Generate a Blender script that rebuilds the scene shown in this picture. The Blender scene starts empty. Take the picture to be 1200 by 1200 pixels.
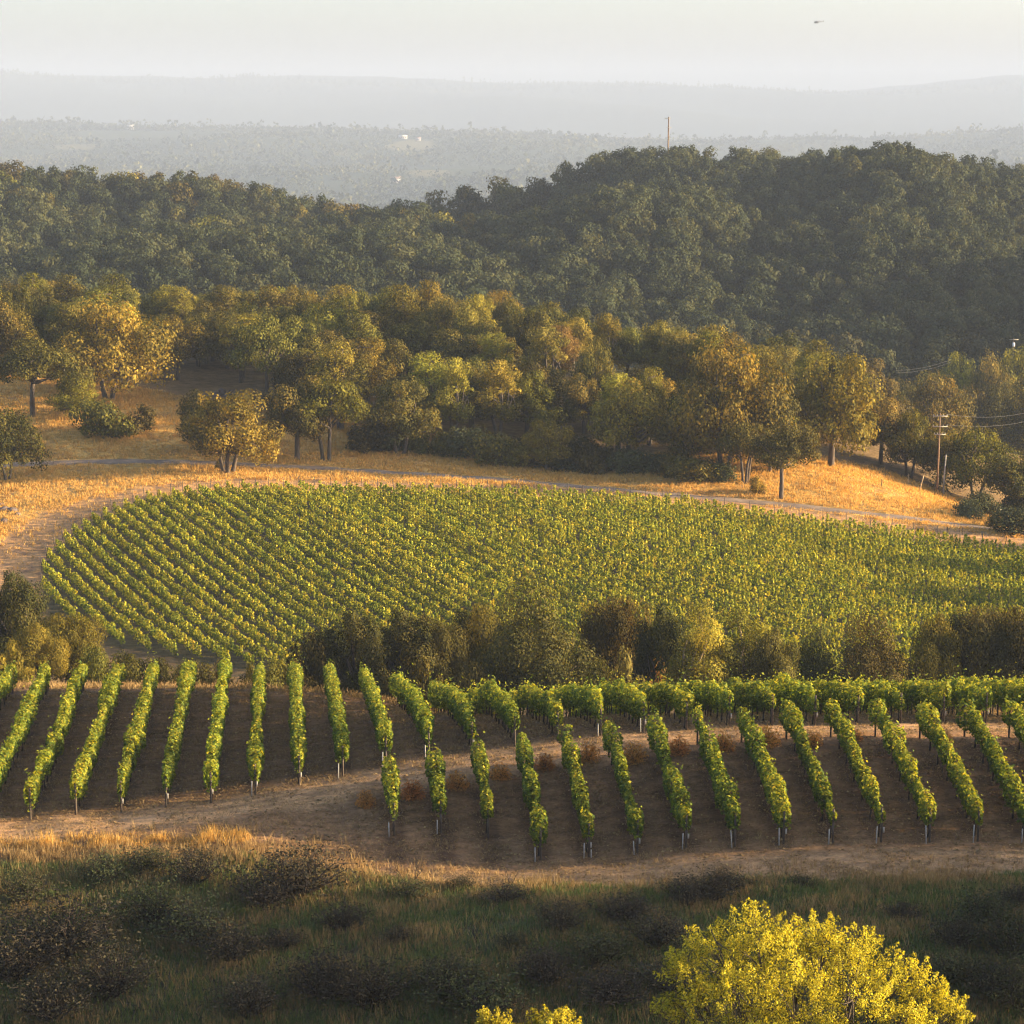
import bpy, math, random
import numpy as np
from mathutils import Vector

SEED = 7
rng = np.random.default_rng(SEED)
random.seed(SEED)
PI = math.pi
SC = bpy.context.scene
COL = SC.collection

# ------------------------------------------------------------------ camera
F = 2800.0                      # focal length in pixels of a 1200 px picture
CAMZ = 60.0
TH = math.radians(9.93)
CT, ST = math.cos(TH), math.sin(TH)
cam_d = bpy.data.cameras.new('camera')
cam = bpy.data.objects.new('camera', cam_d)
COL.objects.link(cam)
cam.location = (0, 0, CAMZ)
cam.rotation_euler = (PI/2 - TH, 0, 0)
cam_d.sensor_width = 36
cam_d.lens = 36*F/1200
cam_d.clip_start = 1.0
cam_d.clip_end = 90000
SC.camera = cam


def ray(x, y):
    xr, yu = (x-600)/F, (600-y)/F
    return np.array([xr, CT + yu*ST, -ST + yu*CT])


def unproj(x, y, t):
    r = ray(x, y)
    return np.array([r[0]*t, r[1]*t, CAMZ + r[2]*t])


def project(X, Y, Z):
    dz = Z - CAMZ
    depth = Y*CT - dz*ST
    up = Y*ST + dz*CT
    return 600 + F*X/depth, 600 - F*up/depth


# ------------------------------------------------------------------ terrain
CP = []          # control points (X, Y, z)


def cp(x, y, t):
    CP.append(tuple(unproj(x, y, t)))


def cw(X, Y, z):
    CP.append((X, Y, z))


# under and before the camera
for X in (-30, 0, 30):
    cw(X, 25, 44)
    cw(X*1.2, 55, 26)
for X in (-40, -12, 15, 40):
    cw(X, 82, 15.5)
# scrub
for x, y, t in ((-150, 1200, 105), (0, 1200, 104), (300, 1200, 103), (600, 1200, 102), (900, 1200, 101), (1200, 1200, 100),
                (-150, 1050, 116), (0, 1040, 117), (300, 1050, 115.5), (600, 1050, 113.5), (900, 1045, 113), (1200, 1045, 112),
                # near edge of the lower block, the bare strip
                (-100, 1000, 121.5), (0, 1000, 121.8), (300, 985, 122.8), (457, 980, 123.5), (628, 1007, 120.8), (740, 1000, 120.2), (915, 993, 119.2), (1081, 988, 119.2), (1195, 985, 119.4), (1330, 985, 119.4),
                # track
                (0, 975, 126), (150, 955, 128), (300, 932, 130.2), (450, 905, 131.5), (560, 890, 131.5), (650, 885, 131), (750, 876, 130.6), (865, 868, 130.2), (1000, 866, 129.5), (1132, 868, 129.3), (1250, 866, 129.5),
                # near ends of the upper block
                (-80, 965, 128), (30, 958, 128.6), (190, 945, 130), (345, 917, 132.2), (497, 887, 133.4), (600, 874, 133.6), (700, 861, 133.8), (801, 855, 133.8), (851, 852, 133.8), (1000, 850, 133.6), (1200, 848, 133.6), (1320, 848, 133.6),
                # plateau and far edge of the upper block
                (95, 812, 163), (-60, 815, 162), (250, 808, 166), (340, 810, 168), (453, 822, 170),
                (280, 860, 149), (80, 880, 146), (420, 852, 148), (520, 840, 150), (640, 843, 146), (740, 839, 144), (850, 838, 143), (1000, 838, 142), (1200, 838, 141.5), (1330, 838, 141.5)):
    cp(x, y, t)
for X, z in ((-2, 17.0), (8, 16.5), (18, 16.6), (30, 17.0), (42, 17.5)):
    cw(X, 160, z)
# creek
for X, z in ((-60, 13.5), (-40, 12.6), (-22, 11), (-6, 8.5), (10, 7.5), (30, 7.5), (50, 8)):
    cw(X, 184, z)
for X, z in ((-75, 6.5), (-55, 5.4), (-30, 4.5), (0, 4.2), (30, 4.4), (60, 4.6)):
    cw(X, 216, z)
# middle vineyard, slope above it, roads
GS = .935
for x, y, t in ((320, 785, 235), (800, 790, 230), (1200, 742, 246), (57, 710, 258), (-60, 700, 260), (57, 655, 275), (-80, 640, 279), (250, 579, 304), (600, 584, 304), (900, 610, 298), (1200, 647, 287), (1400, 665, 283),
                (600, 680, 265), (300, 660, 273), (900, 690, 261)):
    cp(x, y, t)
for x, y, t in ((-80, 548, 346), (40, 545, 345), (300, 545, 348), (600, 560, 342), (900, 590, 330), (1200, 625, 318), (1400, 640, 312),
                (-60, 480, 378), (50, 480, 375), (150, 500, 365), (0, 430, 410), (400, 520, 365), (300, 450, 410), (700, 550, 356), (550, 540, 358),
                (950, 550, 352), (1150, 605, 338), (1050, 575, 345), (1300, 640, 330)):
    cp(x, y, t*GS)
for x, y, t in ((-100, 395, 455), (0, 400, 450), (300, 412, 442), (450, 412, 438), (600, 425, 425), (720, 448, 412), (850, 485, 400), (1000, 507, 385), (1100, 568, 368), (1200, 610, 356)):
    cp(x, y, t*GS)
# behind the grove
for a, z in ((-.30, 3), (-.2, 1), (-.1, -1), (0, -4), (.1, -11), (.16, -18), (.22, -20), (.3, -20)):
    cw(a*530, 530, z)
for a, z in ((-.30, 6), (-.2, 4), (-.1, 2), (0, -2), (.1, -8), (.2, -12), (.3, -12)):
    cw(a*620, 620, z)


def crest(x, ytop, t, tree):
    p = unproj(x, ytop, t)
    CP.append((p[0], p[1], p[2]-tree))


for x, y, t in ((-150, 205, 850), (0, 203, 850), (100, 213, 850), (200, 207, 850), (280, 212, 850), (360, 225, 860), (430, 240, 870), (485, 246, 880), (540, 233, 890), (600, 208, 900), (650, 190, 905),
                (700, 181, 905), (760, 176, 905), (850, 181, 905), (960, 170, 905), (1040, 180, 905), (1100, 186, 905), (1200, 190, 905), (1350, 196, 905)):
    crest(x, y, t, 10.5 + 4*math.exp(-((x-485)/70)**2) + 6*math.exp(-((x-585)/75)**2))
for a in (-.3, -.2, -.1, 0, .1, .2, .3):
    cw(a*750, 740, 9.5 if a < 0 else 8.5)
    cw(a*1350, 1350, -40)
for Y_ in (640, 740, 840, 940):
    cw(.40*Y_, Y_, 32+(Y_-640)*.05)  # unseen hill raised right of the ridge to shade part of it
    cw(.5*Y_, Y_, 38+(Y_-640)*.05)
    cw(a*2500, 2500, -62)
    cw(a*5000, 5000, -105)
for x, y in ((-200, 190), (0, 185), (200, 187), (400, 184), (600, 184), (800, 188), (1000, 190), (1200, 190), (1400, 190)):
    cp(x, y, 6500)
for x, y in ((-200, 150), (0, 146), (130, 150), (250, 156), (400, 163), (480, 167), (600, 166), (750, 165), (880, 162), (1000, 165), (1200, 162), (1400, 162)):
    cp(x, y, 8600)
for a in (-.3, -.2, -.1, 0, .1, .2, .3):
    cw(a*11500, 11500, -190)
for x, y in ((-200, 92), (0, 90), (100, 88.5), (200, 90), (330, 89), (420, 94), (520, 95), (650, 98), (760, 103), (860, 103), (950, 106), (1030, 106), (1100, 100), (1200, 96), (1400, 96)):
    cp(x, y+2, 16000)
for a in (-.3, 0, .3):
    cw(a*24000, 24000, -200)

CPa = np.array(CP)


def warp(X, Y):
    Y = np.maximum(Y, 22.0)
    return np.clip(X/Y, -.55, .55), np.log(Y)


def _phi(r2):
    return 0.5*r2*np.log(r2 + 1e-12)


_a, _b = warp(CPa[:, 0], CPa[:, 1])
_n = len(CPa)
_K = _phi((_a[:, None]-_a)**2 + (_b[:, None]-_b)**2)
# smoothing, in proportion to distance so far points are not stiff
_K += np.diag(np.full(_n, 2e-6))
_P = np.c_[np.ones(_n), _a, _b]
_A = np.block([[_K, _P], [_P.T, np.zeros((3, 3))]])
_S = np.linalg.solve(_A, np.r_[CPa[:, 2], 0, 0, 0])
_w, _c = _S[:_n], _S[_n:]


def waves(X, Y, L, seed, n=5):
    r = np.random.default_rng(seed)
    out = np.zeros_like(X, dtype=float)
    for k in range(n):
        ang = r.uniform(0, 2*PI)
        l = L*r.uniform(.6, 1.6)
        out += np.sin((X*math.cos(ang)+Y*math.sin(ang))*2*PI/l + r.uniform(0, 7))
    return out/math.sqrt(n)


def sm(x, a, b):
    t = np.clip((x-a)/(b-a), 0, 1)
    return t*t*(3-2*t)


def height(X, Y):
    X = np.atleast_1d(np.asarray(X, float)).ravel()
    Y = np.atleast_1d(np.asarray(Y, float)).ravel()
    out = np.empty(len(X))
    for i in range(0, len(X), 60000):
        a, b = warp(X[i:i+60000], Y[i:i+60000])
        r2 = (a[:, None]-_a)**2 + (b[:, None]-_b)**2
        out[i:i+60000] = _phi(r2) @ _w + _c[0] + _c[1]*a + _c[2]*b
    out += .05*waves(X, Y, 7, 3) * (Y < 700)
    out += np.clip((Y-1400)/4000, 0, 1)*(6*waves(X, Y, 700, 5) + 15*waves(X, Y, 1700, 15)) + np.clip((Y-10000)/4000, 0, 1)*26*waves(X, Y, 2400, 6)
    out += 5.5*sm(Y, 600, 700)*(1-sm(Y, 860, 960))*waves(X, Y*.45, 95, 8)
    return out


def H(x, y):
    return float(height(x, y)[0])


_ts = np.geomspace(90, 1100, 700)


def hit(x, y):
    """The ground point that one sees at pixel (x, y) of the 1200 px photograph."""
    r = ray(x, y)
    z = CAMZ + r[2]*_ts - height(r[0]*_ts, r[1]*_ts)
    k = np.argmax(z < 0)
    lo, hi = _ts[k-1], _ts[k]
    for _ in range(14):
        m = .5*(lo+hi)
        if CAMZ + r[2]*m - H(r[0]*m, r[1]*m) < 0:
            hi = m
        else:
            lo = m
    return np.array([r[0]*hi, r[1]*hi, CAMZ + r[2]*hi]), hi


# ------------------------------------------------------------------ mesh helpers
def make_mesh(name, V, Fq, mats, tint=None, smooth=False, col=None, mat_index=None):
    me = bpy.data.meshes.new(name)
    V = np.ascontiguousarray(V, dtype=np.float32)
    Fq = np.ascontiguousarray(Fq, dtype=np.int32)
    k = Fq.shape[1]
    me.vertices.add(len(V))
    me.vertices.foreach_set('co', V.ravel())
    me.loops.add(Fq.size)
    me.loops.foreach_set('vertex_index', Fq.ravel())
    me.polygons.add(len(Fq))
    me.polygons.foreach_set('loop_start', np.arange(0, Fq.size, k, dtype=np.int32))
    if smooth:
        me.polygons.foreach_set('use_smooth', np.ones(len(Fq), dtype=bool))
    if mat_index is not None:
        me.polygons.foreach_set('material_index', np.asarray(mat_index, dtype=np.int32))
    me.update(calc_edges=True)
    if tint is not None:
        at = me.attributes.new('tint', 'FLOAT', 'FACE')
        at.data.foreach_set('value', np.ascontiguousarray(tint, dtype=np.float32))
    if col is not None:
        at = me.attributes.new('col', 'FLOAT_COLOR', 'POINT')
        c4 = np.ones((len(V), 4), dtype=np.float32)
        c4[:, :3] = col
        at.data.foreach_set('color', c4.ravel())
    for m in (mats if isinstance(mats, (list, tuple)) else [mats]):
        me.materials.append(m)
    return me


def link(name, data, parent=None, loc=None):
    o = bpy.data.objects.new(name, data)
    COL.objects.link(o)
    if parent is not None:
        o.parent = parent
    if loc is not None:
        o.location = [float(v) for v in loc]
    return o


def tag(o, label=None, cat=None, group=None, kind=None):
    for k, v in (('label', label), ('category', cat), ('group', group), ('kind', kind)):
        if v:
            o[k] = v
    return o


def thing(name, label, cat, loc=(0, 0, 0), group=None, rz=0.0, scale=None):
    o = link(name, None, None, loc)
    o.empty_display_size = .3
    o.rotation_euler = (0, 0, rz)
    if scale is not None:
        o.scale = scale
    return tag(o, label, cat, group)


class MB:
    """Collects quads of simple shapes and links them as ONE mesh."""
    def __init__(s):
        s.V, s.F, s.M, s.n = [], [], [], 0

    def add(s, V, Fq, m=0):
        V = np.asarray(V, float)
        Fq = np.asarray(Fq, int)
        s.V.append(V)
        s.F.append(Fq + s.n)
        s.M.append(np.full(len(Fq), m))
        s.n += len(V)

    def tube(s, pts, rad, sides=6, m=0):
        s.add(*tube(pts, rad, sides), m)

    def box(s, c, d, rz=0.0, m=0, taper=1.0):
        x, y, z = np.asarray(d, float)/2
        P = np.array([[-x, -y, -z], [x, -y, -z], [x, y, -z], [-x, y, -z], [-x*taper, -y*taper, z], [x*taper, -y*taper, z], [x*taper, y*taper, z], [-x*taper, y*taper, z]])
        cz, sz = math.cos(rz), math.sin(rz)
        P = P @ np.array([[cz, sz, 0], [-sz, cz, 0], [0, 0, 1]])
        s.add(P + np.asarray(c, float), [[0, 3, 2, 1], [4, 5, 6, 7], [0, 1, 5, 4], [1, 2, 6, 5], [2, 3, 7, 6], [3, 0, 4, 7]], m)

    def mesh(s, name, mats, smooth=False):
        return make_mesh(name, np.concatenate(s.V), np.concatenate(s.F), mats, smooth=smooth, mat_index=np.concatenate(s.M))


def tube(pts, rad, sides=6):
    pts = np.asarray(pts, float)
    n = len(pts)
    rad = np.broadcast_to(np.asarray(rad, float), (n,))
    d = np.gradient(pts, axis=0)
    d /= np.linalg.norm(d, axis=1, keepdims=True) + 1e-9
    up = np.where(np.abs(d[:, 2:3]) > .9, np.array([[1., 0, 0]]), np.array([[0, 0, 1.]]))
    a = np.cross(d, up)
    a /= np.linalg.norm(a, axis=1, keepdims=True) + 1e-9
    b = np.cross(d, a)
    th = np.arange(sides)*2*PI/sides
    ring = (np.cos(th)[None, :, None]*a[:, None] + np.sin(th)[None, :, None]*b[:, None])*rad[:, None, None] + pts[:, None]
    V = ring.reshape(-1, 3)
    Fq = []
    for i in range(n-1):
        for j in range(sides):
            k = (j+1) % sides
            Fq.append((i*sides+j, i*sides+k, (i+1)*sides+k, (i+1)*sides+j))
    # close the top with a fan folded into quads
    V = np.vstack([V, pts[-1:], pts[:1]])
    t0, b0 = n*sides, n*sides+1
    for j in range(0, sides, 2):
        k, l = (j+1) % sides, (j+2) % sides
        e = (n-1)*sides
        Fq.append((e+j, e+k, e+l, t0))
        Fq.append((l, k, j, b0))
    return V, np.array(Fq)


def rand_unit(n, r=rng):
    v = r.normal(size=(n, 3))
    return v/(np.linalg.norm(v, axis=1, keepdims=True) + 1e-9)


def leaves(P, Nrm, size, r=rng, aspect=.68):
    """One rhombic leaf (or leaf spray) per point."""
    n = len(P)
    t1 = np.cross(Nrm, rand_unit(n, r))
    t1 /= np.linalg.norm(t1, axis=1, keepdims=True) + 1e-9
    t2 = np.cross(Nrm, t1)
    s = np.broadcast_to(np.asarray(size, float), (n,))[:, None]*.5
    fold = Nrm*s*.25
    V = np.stack([P + t1*s, P + t2*s*aspect + fold, P - t1*s, P - t2*s*aspect + fold], axis=1).reshape(-1, 3)
    return V, np.arange(4*n).reshape(n, 4)


def blades(P, h, w, r=rng, lean=.35, per=4, spread=.15):
    """Grass tufts: per tuft some thin leaning blades, each a narrow quad."""
    n = len(P)*per
    B = np.repeat(P, per, axis=0) + np.c_[r.normal(size=(n, 2))*spread, np.zeros(n)]
    hh = np.repeat(np.broadcast_to(h, (len(P),)), per)*r.uniform(.55, 1.1, n)
    th = r.uniform(0, 2*PI, n)
    sx = np.c_[np.cos(th), np.sin(th), np.zeros(n)]
    ln = np.c_[r.normal(size=(n, 2))*lean, np.ones(n)]*hh[:, None]
    ww = np.broadcast_to(w, (len(P),))
    ww = np.repeat(ww, per)[:, None]
    V = np.stack([B - sx*ww*.5, B + sx*ww*.5, B + ln*.6 + sx*ww*.4, B + ln - sx*ww*.05], axis=1)
    V[:, 3] = B + ln
    return V.reshape(-1, 3), np.arange(4*n).reshape(n, 4)


# ------------------------------------------------------------------ materials
def nodes_of(name):
    m = bpy.data.materials.new(name)
    m.use_nodes = True
    nt = m.node_tree
    nt.nodes.clear()
    return m, nt, nt.nodes, nt.links


def ramp(N, stops):
    r = N.new('ShaderNodeValToRGB')
    el = r.color_ramp.elements
    while len(el) < len(stops):
        el.new(.5)
    for e, (p, c) in zip(el, stops):
        e.position = p
        e.color = (*c, 1)
    return r


def leaf_mat(name, stops, trans=.35, trans_tint=(1.25, 1.05, .45), objvar=.25, rough=.7, spec=.06):
    """Foliage: colour from the leaf's own tint (stops), varied from plant to plant; light shines through the leaf."""
    m, nt, N, L = nodes_of(name)
    at = N.new('ShaderNodeAttribute')
    at.attribute_name = 'tint'
    rp = ramp(N, stops)
    L.new(at.outputs['Fac'], rp.inputs[0])
    oi = N.new('ShaderNodeObjectInfo')
    mr = N.new('ShaderNodeMapRange')
    mr.inputs[3].default_value = 1-objvar
    mr.inputs[4].default_value = 1+objvar
    L.new(oi.outputs['Random'], mr.inputs[0])
    hs = N.new('ShaderNodeHueSaturation')
    L.new(rp.outputs[0], hs.inputs['Color'])
    L.new(mr.outputs[0], hs.inputs['Value'])
    mh = N.new('ShaderNodeMapRange')
    mh.inputs[3].default_value = .5 - objvar*.07
    mh.inputs[4].default_value = .5 + objvar*.07
    fr = N.new('ShaderNodeMath')
    fr.operation = 'FRACT'
    mu = N.new('ShaderNodeMath')
    mu.operation = 'MULTIPLY'
    mu.inputs[1].default_value = 17.31
    L.new(oi.outputs['Random'], mu.inputs[0])
    L.new(mu.outputs[0], fr.inputs[0])
    L.new(fr.outputs[0], mh.inputs[0])
    L.new(mh.outputs[0], hs.inputs['Hue'])
    bs = N.new('ShaderNodeBsdfPrincipled')
    bs.inputs['Roughness'].default_value = rough
    bs.inputs['Specular IOR Level'].default_value = spec
    L.new(hs.outputs[0], bs.inputs['Base Color'])
    tr = N.new('ShaderNodeBsdfTranslucent')
    mx = N.new('ShaderNodeMix')
    mx.data_type = 'RGBA'
    mx.blend_type = 'MULTIPLY'
    mx.inputs[0].default_value = 1
    mx.inputs[7].default_value = (*trans_tint, 1)
    L.new(hs.outputs[0], mx.inputs[6])
    L.new(mx.outputs[2], tr.inputs[0])
    ms = N.new('ShaderNodeMixShader')
    ms.inputs[0].default_value = trans
    L.new(bs.outputs[0], ms.inputs[1])
    L.new(tr.outputs[0], ms.inputs[2])
    out = N.new('ShaderNodeOutputMaterial')
    L.new(ms.outputs[0], out.inputs[0])
    return m


def plain_mat(name, c1, c2, scale=3.0, rough=.85, bump=.0, detail=6, stretch=(1, 1, 1)):
    m, nt, N, L = nodes_of(name)
    tc = N.new('ShaderNodeTexCoord')
    mp = N.new('ShaderNodeMapping')
    mp.inputs['Scale'].default_value = stretch
    L.new(tc.outputs['Object'], mp.inputs[0])
    nz = N.new('ShaderNodeTexNoise')
    nz.inputs['Scale'].default_value = scale
    nz.inputs['Detail'].default_value = detail
    L.new(mp.outputs[0], nz.inputs[0])
    rp = ramp(N, [(.32, c1), (.68, c2)])
    L.new(nz.outputs[0], rp.inputs[0])
    bs = N.new('ShaderNodeBsdfPrincipled')
    bs.inputs['Roughness'].default_value = rough
    bs.inputs['Specular IOR Level'].default_value = .2
    L.new(rp.outputs[0], bs.inputs['Base Color'])
    if bump:
        bp = N.new('ShaderNodeBump')
        bp.inputs['Strength'].default_value = bump
        bp.inputs['Distance'].default_value = .1
        L.new(nz.outputs[0], bp.inputs['Height'])
        L.new(bp.outputs[0], bs.inputs['Normal'])
    out = N.new('ShaderNodeOutputMaterial')
    L.new(bs.outputs[0], out.inputs[0])
    return m


def ground_mat():
    m, nt, N, L = nodes_of('ground')
    at = N.new('ShaderNodeAttribute')
    at.attribute_name = 'col'
    tc = N.new('ShaderNodeTexCoord')
    def nz(scale, detail, stretch=(1, 1, 1)):
        mp = N.new('ShaderNodeMapping')
        mp.inputs['Scale'].default_value = stretch
        L.new(tc.outputs['Object'], mp.inputs[0])
        n = N.new('ShaderNodeTexNoise')
        n.inputs['Scale'].default_value = scale
        n.inputs['Detail'].default_value = detail
        n.inputs['Roughness'].default_value = .7
        L.new(mp.outputs[0], n.inputs[0])
        return n
    n1 = nz(1.6, 8, (.45, 1, 1))
    n2 = nz(.22, 5)
    n3 = nz(9.0, 4, (.6, 1, 1))
    r1 = N.new('ShaderNodeMapRange')
    r1.inputs[1].default_value, r1.inputs[2].default_value, r1.inputs[3].default_value, r1.inputs[4].default_value = .28, .72, .45, 1.5
    L.new(n1.outputs[0], r1.inputs[0])
    r2 = N.new('ShaderNodeMapRange')
    r2.inputs[1].default_value, r2.inputs[2].default_value, r2.inputs[3].default_value, r2.inputs[4].default_value = .3, .7, .75, 1.25
    L.new(n2.outputs[0], r2.inputs[0])
    mu = N.new('ShaderNodeMath')
    mu.operation = 'MULTIPLY'
    L.new(r1.outputs[0], mu.inputs[0])
    L.new(r2.outputs[0], mu.inputs[1])
    r3 = N.new('ShaderNodeMapRange')
    r3.inputs[1].default_value, r3.inputs[2].default_value, r3.inputs[3].default_value, r3.inputs[4].default_value = .3, .7, .7, 1.3
    L.new(n3.outputs[0], r3.inputs[0])
    mu2 = N.new('ShaderNodeMath')
    mu2.operation = 'MULTIPLY'
    L.new(mu.outputs[0], mu2.inputs[0])
    L.new(r3.outputs[0], mu2.inputs[1])
    hs = N.new('ShaderNodeHueSaturation')
    L.new(at.outputs['Color'], hs.inputs['Color'])
    L.new(mu2.outputs[0], hs.inputs['Value'])
    bs = N.new('ShaderNodeBsdfPrincipled')
    bs.inputs['Roughness'].default_value = .95
    bs.inputs['Specular IOR Level'].default_value = .1
    L.new(hs.outputs[0], bs.inputs['Base Color'])
    bp = N.new('ShaderNodeBump')
    bp.inputs['Strength'].default_value = .9
    bp.inputs['Distance'].default_value = .22
    L.new(n1.outputs[0], bp.inputs['Height'])
    L.new(bp.outputs[0], bs.inputs['Normal'])
    out = N.new('ShaderNodeOutputMaterial')
    L.new(bs.outputs[0], out.inputs[0])
    return m


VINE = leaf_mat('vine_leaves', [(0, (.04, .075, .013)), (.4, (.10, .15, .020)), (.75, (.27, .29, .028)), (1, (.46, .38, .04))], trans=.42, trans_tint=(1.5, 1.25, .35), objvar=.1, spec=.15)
VINE_MID = leaf_mat('vine_shoots', [(0, (.055, .088, .015)), (.45, (.225, .25, .027)), (.8, (.43, .39, .038)), (1, (.50, .39, .045))], trans=.3, trans_tint=(1.5, 1.25, .35), objvar=.12)
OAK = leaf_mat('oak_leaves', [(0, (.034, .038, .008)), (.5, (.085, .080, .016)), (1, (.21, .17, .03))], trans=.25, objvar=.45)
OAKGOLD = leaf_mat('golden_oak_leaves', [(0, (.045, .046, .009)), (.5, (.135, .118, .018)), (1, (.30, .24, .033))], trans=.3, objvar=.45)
OAKBROWN = leaf_mat('browning_oak_leaves', [(0, (.042, .038, .011)), (.5, (.092, .076, .020)), (1, (.17, .13, .032))], trans=.25, objvar=.3)
RUST = leaf_mat('rust_leaves', [(0, (.12, .05, .016)), (.5, (.22, .095, .028)), (1, (.34, .17, .05))], trans=.3, objvar=.2)
CREEKM = leaf_mat('dark_creek_leaves', [(0, (.024, .032, .009)), (.5, (.058, .062, .015)), (1, (.14, .125, .026))], trans=.22, objvar=.3)
RUSTY = leaf_mat('orange_brown_leaves', [(0, (.07, .045, .014)), (.5, (.15, .09, .026)), (1, (.25, .15, .045))], trans=.3, objvar=.2)
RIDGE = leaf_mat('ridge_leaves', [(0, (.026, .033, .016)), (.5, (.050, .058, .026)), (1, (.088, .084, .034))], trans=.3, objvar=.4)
YELLOW = leaf_mat('yellow_leaves', [(0, (.07, .075, .014)), (.3, (.26, .24, .026)), (.5, (.42, .37, .03)), (.8, (.58, .51, .05)), (1, (.52, .50, .09))], trans=.45, trans_tint=(1.25, 1.1, .4), objvar=.06)
SCRUBM = leaf_mat('scrub_leaves', [(0, (.025, .030, .016)), (.5, (.06, .07, .028)), (1, (.115, .115, .05))], trans=.2, objvar=.35)
DEADM = leaf_mat('dead_brush', [(0, (.028, .024, .016)), (.5, (.052, .044, .028)), (1, (.095, .078, .046))], trans=.15, objvar=.3)
WEED = leaf_mat('orange_weed', [(0, (.36, .15, .03)), (.5, (.62, .29, .07)), (1, (.78, .46, .13))], trans=.35, trans_tint=(1.2, .95, .6), objvar=.2)  # orange brightened so weeds standing in shade look sunlit
DRY = leaf_mat('dry_grass', [(0, (.33, .19, .055)), (.5, (.55, .34, .095)), (1, (.72, .48, .16))], trans=.35, trans_tint=(1.15, .95, .55), objvar=0)
DRYDULL = leaf_mat('dull_dry_grass', [(0, (.16, .105, .05)), (.5, (.31, .21, .095)), (1, (.50, .35, .165))], trans=.3, trans_tint=(1.1, .95, .6), objvar=0)
GREENG = leaf_mat('green_grass', [(0, (.05, .085, .028)), (.5, (.11, .16, .05)), (1, (.24, .23, .085))], trans=.3, trans_tint=(1.1, 1.05, .6), objvar=0)
FARW = leaf_mat('far_leaves', [(0, (.015, .025, .012)), (.5, (.05, .06, .025)), (1, (.13, .125, .05))], trans=.1, objvar=0)
BARK = plain_mat('bark', (.045, .034, .026), (.12, .095, .075), 2.5, .9, .4, stretch=(3, 3, .6))
PALEBARK = plain_mat('pale_bark', (.22, .16, .10), (.40, .31, .2), 2.0, .9, .3, stretch=(2, 2, .5))
VBARK = plain_mat('vine_bark', (.025, .018, .014), (.06, .045, .034), 8, .95, .4)
POSTM = plain_mat('weathered_post', (.06, .045, .035), (.14, .11, .085), 6, .9, .2, stretch=(2, 2, .4))
INSUL = plain_mat('insulator', (.30, .27, .23), (.45, .40, .34), 4, .5)
STEEL = plain_mat('white_stake', (.62, .61, .58), (.80, .79, .76), 6, .6)
GREYPOST = plain_mat('grey_stake', (.28, .25, .21), (.42, .38, .32), 6, .8)
PALEST = plain_mat('pale_stake', (.30, .28, .25), (.46, .44, .40), 6, .7)
WIREM = plain_mat('wire', (.08, .08, .08), (.14, .135, .13), 1, .5)
POLEM = plain_mat('pole_wood', (.14, .085, .05), (.26, .165, .10), 1.5, .85, .2, stretch=(2, 2, .3))
ROAD = plain_mat('road', (.17, .12, .085), (.27, .20, .145), .7, .9, .2)
TRACK = plain_mat('track', (.20, .145, .095), (.36, .27, .18), .5, .95, .5, detail=10)
ROCK = plain_mat('rock', (.07, .055, .05), (.17, .13, .11), 1.4, .9, .5)
WHITE = plain_mat('white_paint', (.72, .71, .68), (.82, .81, .78), 2, .6)
DARK = plain_mat('dark_paint', (.03, .03, .03), (.06, .06, .06), 2, .6)
ROOFM = plain_mat('roof', (.20, .13, .10), (.30, .21, .17), .3, .8)
WALLM = plain_mat('house_wall', (.40, .38, .35), (.50, .48, .45), .1, .8)
GLASS = plain_mat('window_glass', (.03, .035, .04), (.06, .065, .07), 1, .2)
HELI = plain_mat('helicopter_paint', (.05, .05, .055), (.09, .09, .095), 1, .4)

# ------------------------------------------------------------------ plan of the fields
AR = math.radians(5.59)                       # front rows lean this far left of the view direction
RD = np.array([-math.sin(AR), math.cos(AR)])
RN = np.array([math.cos(AR), math.sin(AR)])
RS = 2.4


def row_point(j, Y):
    u = (j-5.7)*RS
    # N.(X,Y) = u
    return np.array([(u - RN[1]*Y)/RN[0], Y])


JL, JR = -4, 26


def curve(xs, ys):
    return lambda j: float(np.interp(j, xs, ys))


up_near = curve([-4, 0, 3, 5, 7, 9, 12, 16, 26], [122.4, 123.4, 124.6, 125.8, 127.4, 128.6, 129.2, 129.6, 130.2])
up_far = curve([-4, 0, 5, 9, 14, 26], [158, 159, 162, 166, 160, 156])
lo_near = curve([8, 9, 10, 11, 14, 17, 26], [118.8, 119.0, 118.4, 115.8, 115.2, 114.7, 114.6])
lo_far = curve([8, 9, 10, 11, 12, 16, 26], [124.2, 124.4, 124.8, 125.6, 126.0, 126.0, 125.6])

# middle vineyard outline, from the photograph to the ground
MV_PX = [(50, 708), (50, 660), (75, 636), (110, 612), (165, 590), (240, 578), (350, 576), (500, 579), (650, 583), (800, 592), (900, 608), (1000, 621), (1100, 634), (1200, 650), (1300, 664)]
MV = [hit(*p)[0][:2] for p in MV_PX]
MV += [np.array([88., 226.]), np.array([40., 219.]), np.array([0., 221.]), np.array([-22., 226.]), hit(130, 757)[0][:2], hit(70, 728)[0][:2]]
MV = np.array(MV)


def inside(P, poly):
    x, y = P[:, 0], P[:, 1]
    c = np.zeros(len(P), bool)
    n = len(poly)
    for i in range(n):
        x1, y1 = poly[i]
        x2, y2 = poly[(i+1) % n]
        k = ((y1 > y) != (y2 > y)) & (x < (x2-x1)*(y-y1)/(y2-y1+1e-12) + x1)
        c ^= k
    return c


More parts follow.
